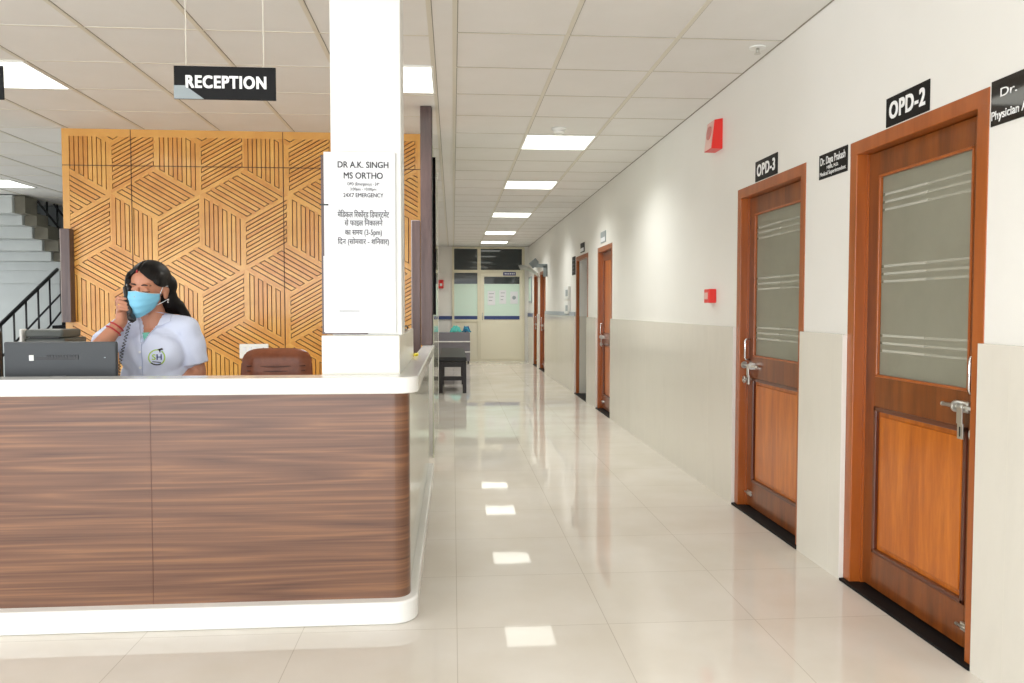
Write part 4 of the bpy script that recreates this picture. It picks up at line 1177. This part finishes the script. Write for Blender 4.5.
# coat lapels and undershirt
drape([(-1.442, 1.222), (-1.452, 1.185), (-1.432, 1.158), (-1.398, 1.092), (-1.392, 1.092), (-1.392, 1.112), (-1.418, 1.165), (-1.436, 1.215)], cb_, 0.002, 0.006, 'lapel', 'coat', person)
drape([(-1.330, 1.240), (-1.292, 1.222), (-1.290, 1.196), (-1.345, 1.168), (-1.392, 1.092), (-1.386, 1.100), (-1.350, 1.160), (-1.336, 1.205)], cb_, 0.002, 0.006, 'lapel', 'coat', person)
drape([(-1.410, 1.145), (-1.372, 1.148), (-1.392, 1.104)], bb, 0.004, 0.004, 'undershirt', 'teal', person)
drape([(-1.3925, 1.094), (-1.3905, 1.094), (-1.386, 0.90), (-1.3885, 0.90)], cb_, 0.001, 0.0015, 'coat_opening', mat('coat_seam', (168, 178, 210), 0.8), person, n=30)
for z_ in (1.06, 0.99):
    drape([(-1.398 + 0.006 * math.cos(a), z_ + 0.006 * math.sin(a)) for a in [i * PI / 5 for i in range(10)]], cb_, 0.001, 0.003, 'button', 'paper', person, n=4)
# badge printed on the coat: ring, letters, black mark
lx, lz, lr = -1.326, 1.036, 0.036
ring = MB(); 
def ringpts(a0, a1, n=26):
    o_ = []; 
    for i in range(n + 1):
        a = math.radians(a0 + (a1 - a0) * i / n); o_.append((lx + lr * math.cos(a), lz + lr * math.sin(a)))
    for i in range(n, -1, -1):
        a = math.radians(a0 + (a1 - a0) * i / n); o_.append((lx + (lr - 0.005) * math.cos(a), lz + (lr - 0.005) * math.sin(a)))
    return o_
drape(ringpts(75, 250), cb_, 0.0015, 0.001, 'badge_ring', 'green_ring', person, n=14)
drape(ringpts(-60, 55), cb_, 0.0015, 0.001, 'badge_ring', 'green_ring', person, n=14)
drape(ringpts(225, 300), cb_, 0.0028, 0.001, 'badge_text_line', 'lash', person, n=14)
drape([(lx + 0.002, lz + 0.036), (lx + 0.022, lz + 0.042), (lx + 0.026, lz + 0.034), (lx + 0.016, lz + 0.032), (lx + 0.014, lz + 0.020), (lx + 0.009, lz + 0.030)], cb_, 0.003, 0.001, 'badge_mark', 'lash', person, n=8)
def badge_text(s_, size, x_, z_, m):
    me = text_mesh(s_, size, 0.02 * 0 + 0.015, 0.0005)
    me.transform(face_cam(x_, 0, z_))
    for v in me.vertices:
        h_ = cb_.ray_cast(V((v.co.x, 3.2, v.co.z)), V((0, 1, 0)))
        v.co.y += (h_[0].y if h_[0] is not None else 3.62) - 0.003
    me.materials.append(M[m]); link(me, 'badge_letter', person)
badge_text('S', 0.036, lx - 0.012, lz, 'green_ring'); badge_text('H', 0.036, lx + 0.010, lz, 'navy_print')
drape([(lx - 0.018, lz - 0.017), (lx + 0.016, lz - 0.022), (lx + 0.016, lz - 0.0255), (lx - 0.018, lz - 0.0205)], cb_, 0.002, 0.001, 'badge_text_line', 'lash', person, n=8)
# trousers
tr = MB()
tr.ell((-1.376, 3.79, 0.76), (0.160, 0.120, 0.12))
for s in (-1, 1):
    hx = -1.376 + 0.078 * s
    tr.cyl((hx, 3.79, 0.76), (hx + 0.006 * s, 3.785, 0.40), 0.090, 0.068, n=24); tr.cyl((hx + 0.006 * s, 3.785, 0.42), (hx + 0.01 * s, 3.80, 0.07), 0.068, 0.060, n=24)
link(remeshed(tr, 'trousers', 0.008, 3, 'trousers'), 'trousers', person)
# hair
hair = MB()
hell(hair, (0, 0.018, 0.040), (0.087, 0.102, 0.092)); hell(hair, (0.0, 0.050, -0.005), (0.078, 0.075, 0.085))
for s in (-1, 1): hell(hair, (0.066 * s, -0.020, 0.030), (0.022, 0.050, 0.055))
hell(hair, (0.052, 0.055, 0.015), (0.050, 0.050, 0.055)); hell(hair, (0.062, 0.060, -0.045), (0.040, 0.040, 0.055))
t0 = hp(0.062, 0.060, -0.05)
hair.cap(hp(0.02, 0.07, -0.05), V((-1.335, 3.83, 1.215)), 0.050, 0.035); hair.cap(t0, V((-1.295, 3.83, 1.262)), 0.040, 0.034); hair.cap(V((-1.295, 3.83, 1.262)), V((-1.262, 3.855, 1.215)), 0.036, 0.022); hair.cap(V((-1.262, 3.855, 1.215)), V((-1.245, 3.88, 1.10)), 0.022, 0.012)
hme = remeshed(hair, 'hair', 0.0045, 2, 'hair')
HI = HR.inverted()
for v in hme.vertices:
    l_ = HI @ (v.co - HC)
    if l_.y < 0.002:
        ax = abs(l_.x + 0.012)
        line = 0.092 - 0.72 * ax - (6.0 * max(0, ax - 0.055) ** 1.4 if l_.x < 0 else 0)
        if l_.z < line and not (l_.x < -0.066 and l_.z > -0.02):
            k = min(1.0, (line - l_.z) / 0.010)
            l_.y += 0.045 * k; l_.x *= 1 - 0.25 * k; l_.z -= 0.0
            v.co = HC + HR @ l_
        elif abs(l_.x + 0.012) < 0.004:
            v.co = HC + HR @ (l_ * 0.975)
link(hme, 'hair', person)
ht = bvh(bme, base)
# eyes (lowered lids with lashes), brows, parting mark
def on_face(x, z, off):
    o_ = hp(x, -0.3, z); d_ = HR @ V((0, 1, 0))
    h_ = ht.ray_cast(o_, d_)
    return (h_[0] if h_[0] is not None else hp(x, -0.09, z)) - d_ * off
for s in (-1, 1):
    mb = MB(); mb.tube([on_face(s * (0.017 + 0.0065 * i), 0.001 - 0.0035 * math.sin(PI * i / 4), 0.0005) for i in range(5)], [0.0010, 0.0022, 0.0026, 0.0024, 0.0012]); mb.build('eyelashes', 'lash', person)
    mb = MB(); mb.tube([on_face(s * (0.012 + 0.0085 * i), 0.024 + 0.006 * math.sin(PI * (i + 0.6) / 5), 0.0002) for i in range(5)], [0.0022, 0.0036, 0.0036, 0.0028, 0.0012]); mb.build('eyebrow', 'lash', person)
    mb = MB(); e_ = hp(0.088 * s, 0.004, -0.042); mb.ell(e_, 0.0055); mb.ell(e_ + V((0, 0, -0.011)), 0.004); mb.build('earring', 'chrome', person)
mb = MB(); mb.ell(hp(-0.012, -0.076, 0.087), (0.0035, 0.006, 0.007)); mb.build('parting_mark', 'lip', person)
# mask with pleats and ear loops
P = []
for i in range(22):
    v_ = i / 21
    row = []
    for j in range(25):
        u = -1 + 2 * j / 24
        a = math.radians(75) * u
        rx = 0.050 + 0.022 * min(1.0, v_ * 1.7); ry = 0.096 + 0.030 * math.sin(PI * min(1, 0.12 + 0.70 * v_)) 
        y_ = 0.0 - ry * math.cos(a) ** 0.9
        z_ = -0.118 + 0.112 * v_ + 0.046 * (abs(u) ** 1.6) * (1 - v_) - 0.006 * v_ * abs(u) ** 2 + 0.010 * (1 - abs(u)) ** 2 * (v_ > 0.9) * 1.0
        y_ += 0.0022 * math.sin(v_ * PI * 7) * (1 - abs(u) ** 4)
        row.append(hp(rx * math.sin(a) * 1.02, y_, z_))
    P.append(row)
mb = MB(); mb.grid(P); o = mb.build('face_mask', 'mask', person); s_ = o.modifiers.new('s', 'SOLIDIFY'); s_.thickness = 0.0016; s_.offset = 1
mb = MB(); mb.tube([p_ for p_ in P[-1]], 0.0016, n=6); mb.build('mask_edge', 'mask_white', person)
for s, j in ((-1, 0), (1, 24)):
    mb = MB()
    mb.tube([P[20][j], hp(0.076 * s, -0.018, 0.018), hp(0.086 * s, 0.008, 0.020)], 0.0014, n=6)
    mb.tube([P[2][j], hp(0.078 * s, -0.016, -0.050), hp(0.086 * s, 0.006, -0.040)], 0.0014, n=6)
    mb.build('ear_loop', 'mask_white', person)
# bracelets and ring
ax_ = (WR - ER).normalized(); q_ = V((0, 0, 1)).rotation_difference(ax_)
for f, rr, m in ((0.66, 0.0335, 'lip'), (0.80, 0.0305, 'lip')):
    c_ = ER + (WR - ER) * f
    mb = MB(); mb.tube([c_ + (q_ @ V((math.cos(a), math.sin(a), 0))) * rr for a in [i * 2 * PI / 24 for i in range(25)]], 0.0035); mb.build('bangle', m, person)
kn_ = (PH0 + PH1) / 2 + pd * 0.005 + V((-0.024, -0.023, -0.010))
mb = MB(); mb.ell(kn_ + V((-0.004, -0.006, 0)), (0.005, 0.004, 0.004)); mb.build('finger_ring', 'gold', person)

# telephone handset in her hand, base and cord on the worktop
ph = thing('telephone_handset', 'black telephone handset held to the ear by the person in the mask', 'telephone', (PH0 + PH1) / 2)
qf = V((0, 0, 1)).rotation_difference(pd)
mb = MB(); mb.cap(PH1, PH0, 0.0125, 0.0125); mb.build('grip', 'black', ph)
mb = MB(); mb.cyl(PH0, PH0 + V((0.016, 0.010, -0.002)), 0.022, 0.020, n=20); mb.build('earpiece', 'black', ph)
mb = MB(); mb.cyl(PH1, PH1 + V((0.014, -0.002, 0.006)), 0.021, 0.018, n=20); mb.build('mouthpiece', 'black', ph)
pb = thing('desk_telephone', 'black desk telephone body on the inner worktop', 'telephone', (-1.28, 3.36, 0.76))
mb = MB(); mb.box((-1.35, 3.29, 0.761), (-1.21, 3.43, 0.80), 0.008); mb.build('body', 'black', pb)
mb = MB()
for i in range(3):
    for j in range(4): mb.box((-1.30 + i * 0.02, 3.31 + j * 0.02, 0.80), (-1.287 + i * 0.02, 3.323 + j * 0.02, 0.804))
mb.build('keypad', 'grey_print', pb)
pts = []
A0, A1 = PH1 + V((-0.002, 0, -0.014)), V((-1.36, 3.37, 0.785))
for i in range(221):
    t = i / 220
    c_ = A0.lerp(A1, t) + V((-0.03 * math.sin(PI * t), -0.02 * math.sin(PI * t), -0.03 * math.sin(PI * t)))
    a = t * 2 * PI * 36
    pts.append(c_ + V((0.006 * math.cos(a), 0.006 * math.sin(a), 0)))
mb = MB(); mb.tube(pts, 0.0018, n=5); o = mb.build('coiled_cord', 'black', pb)
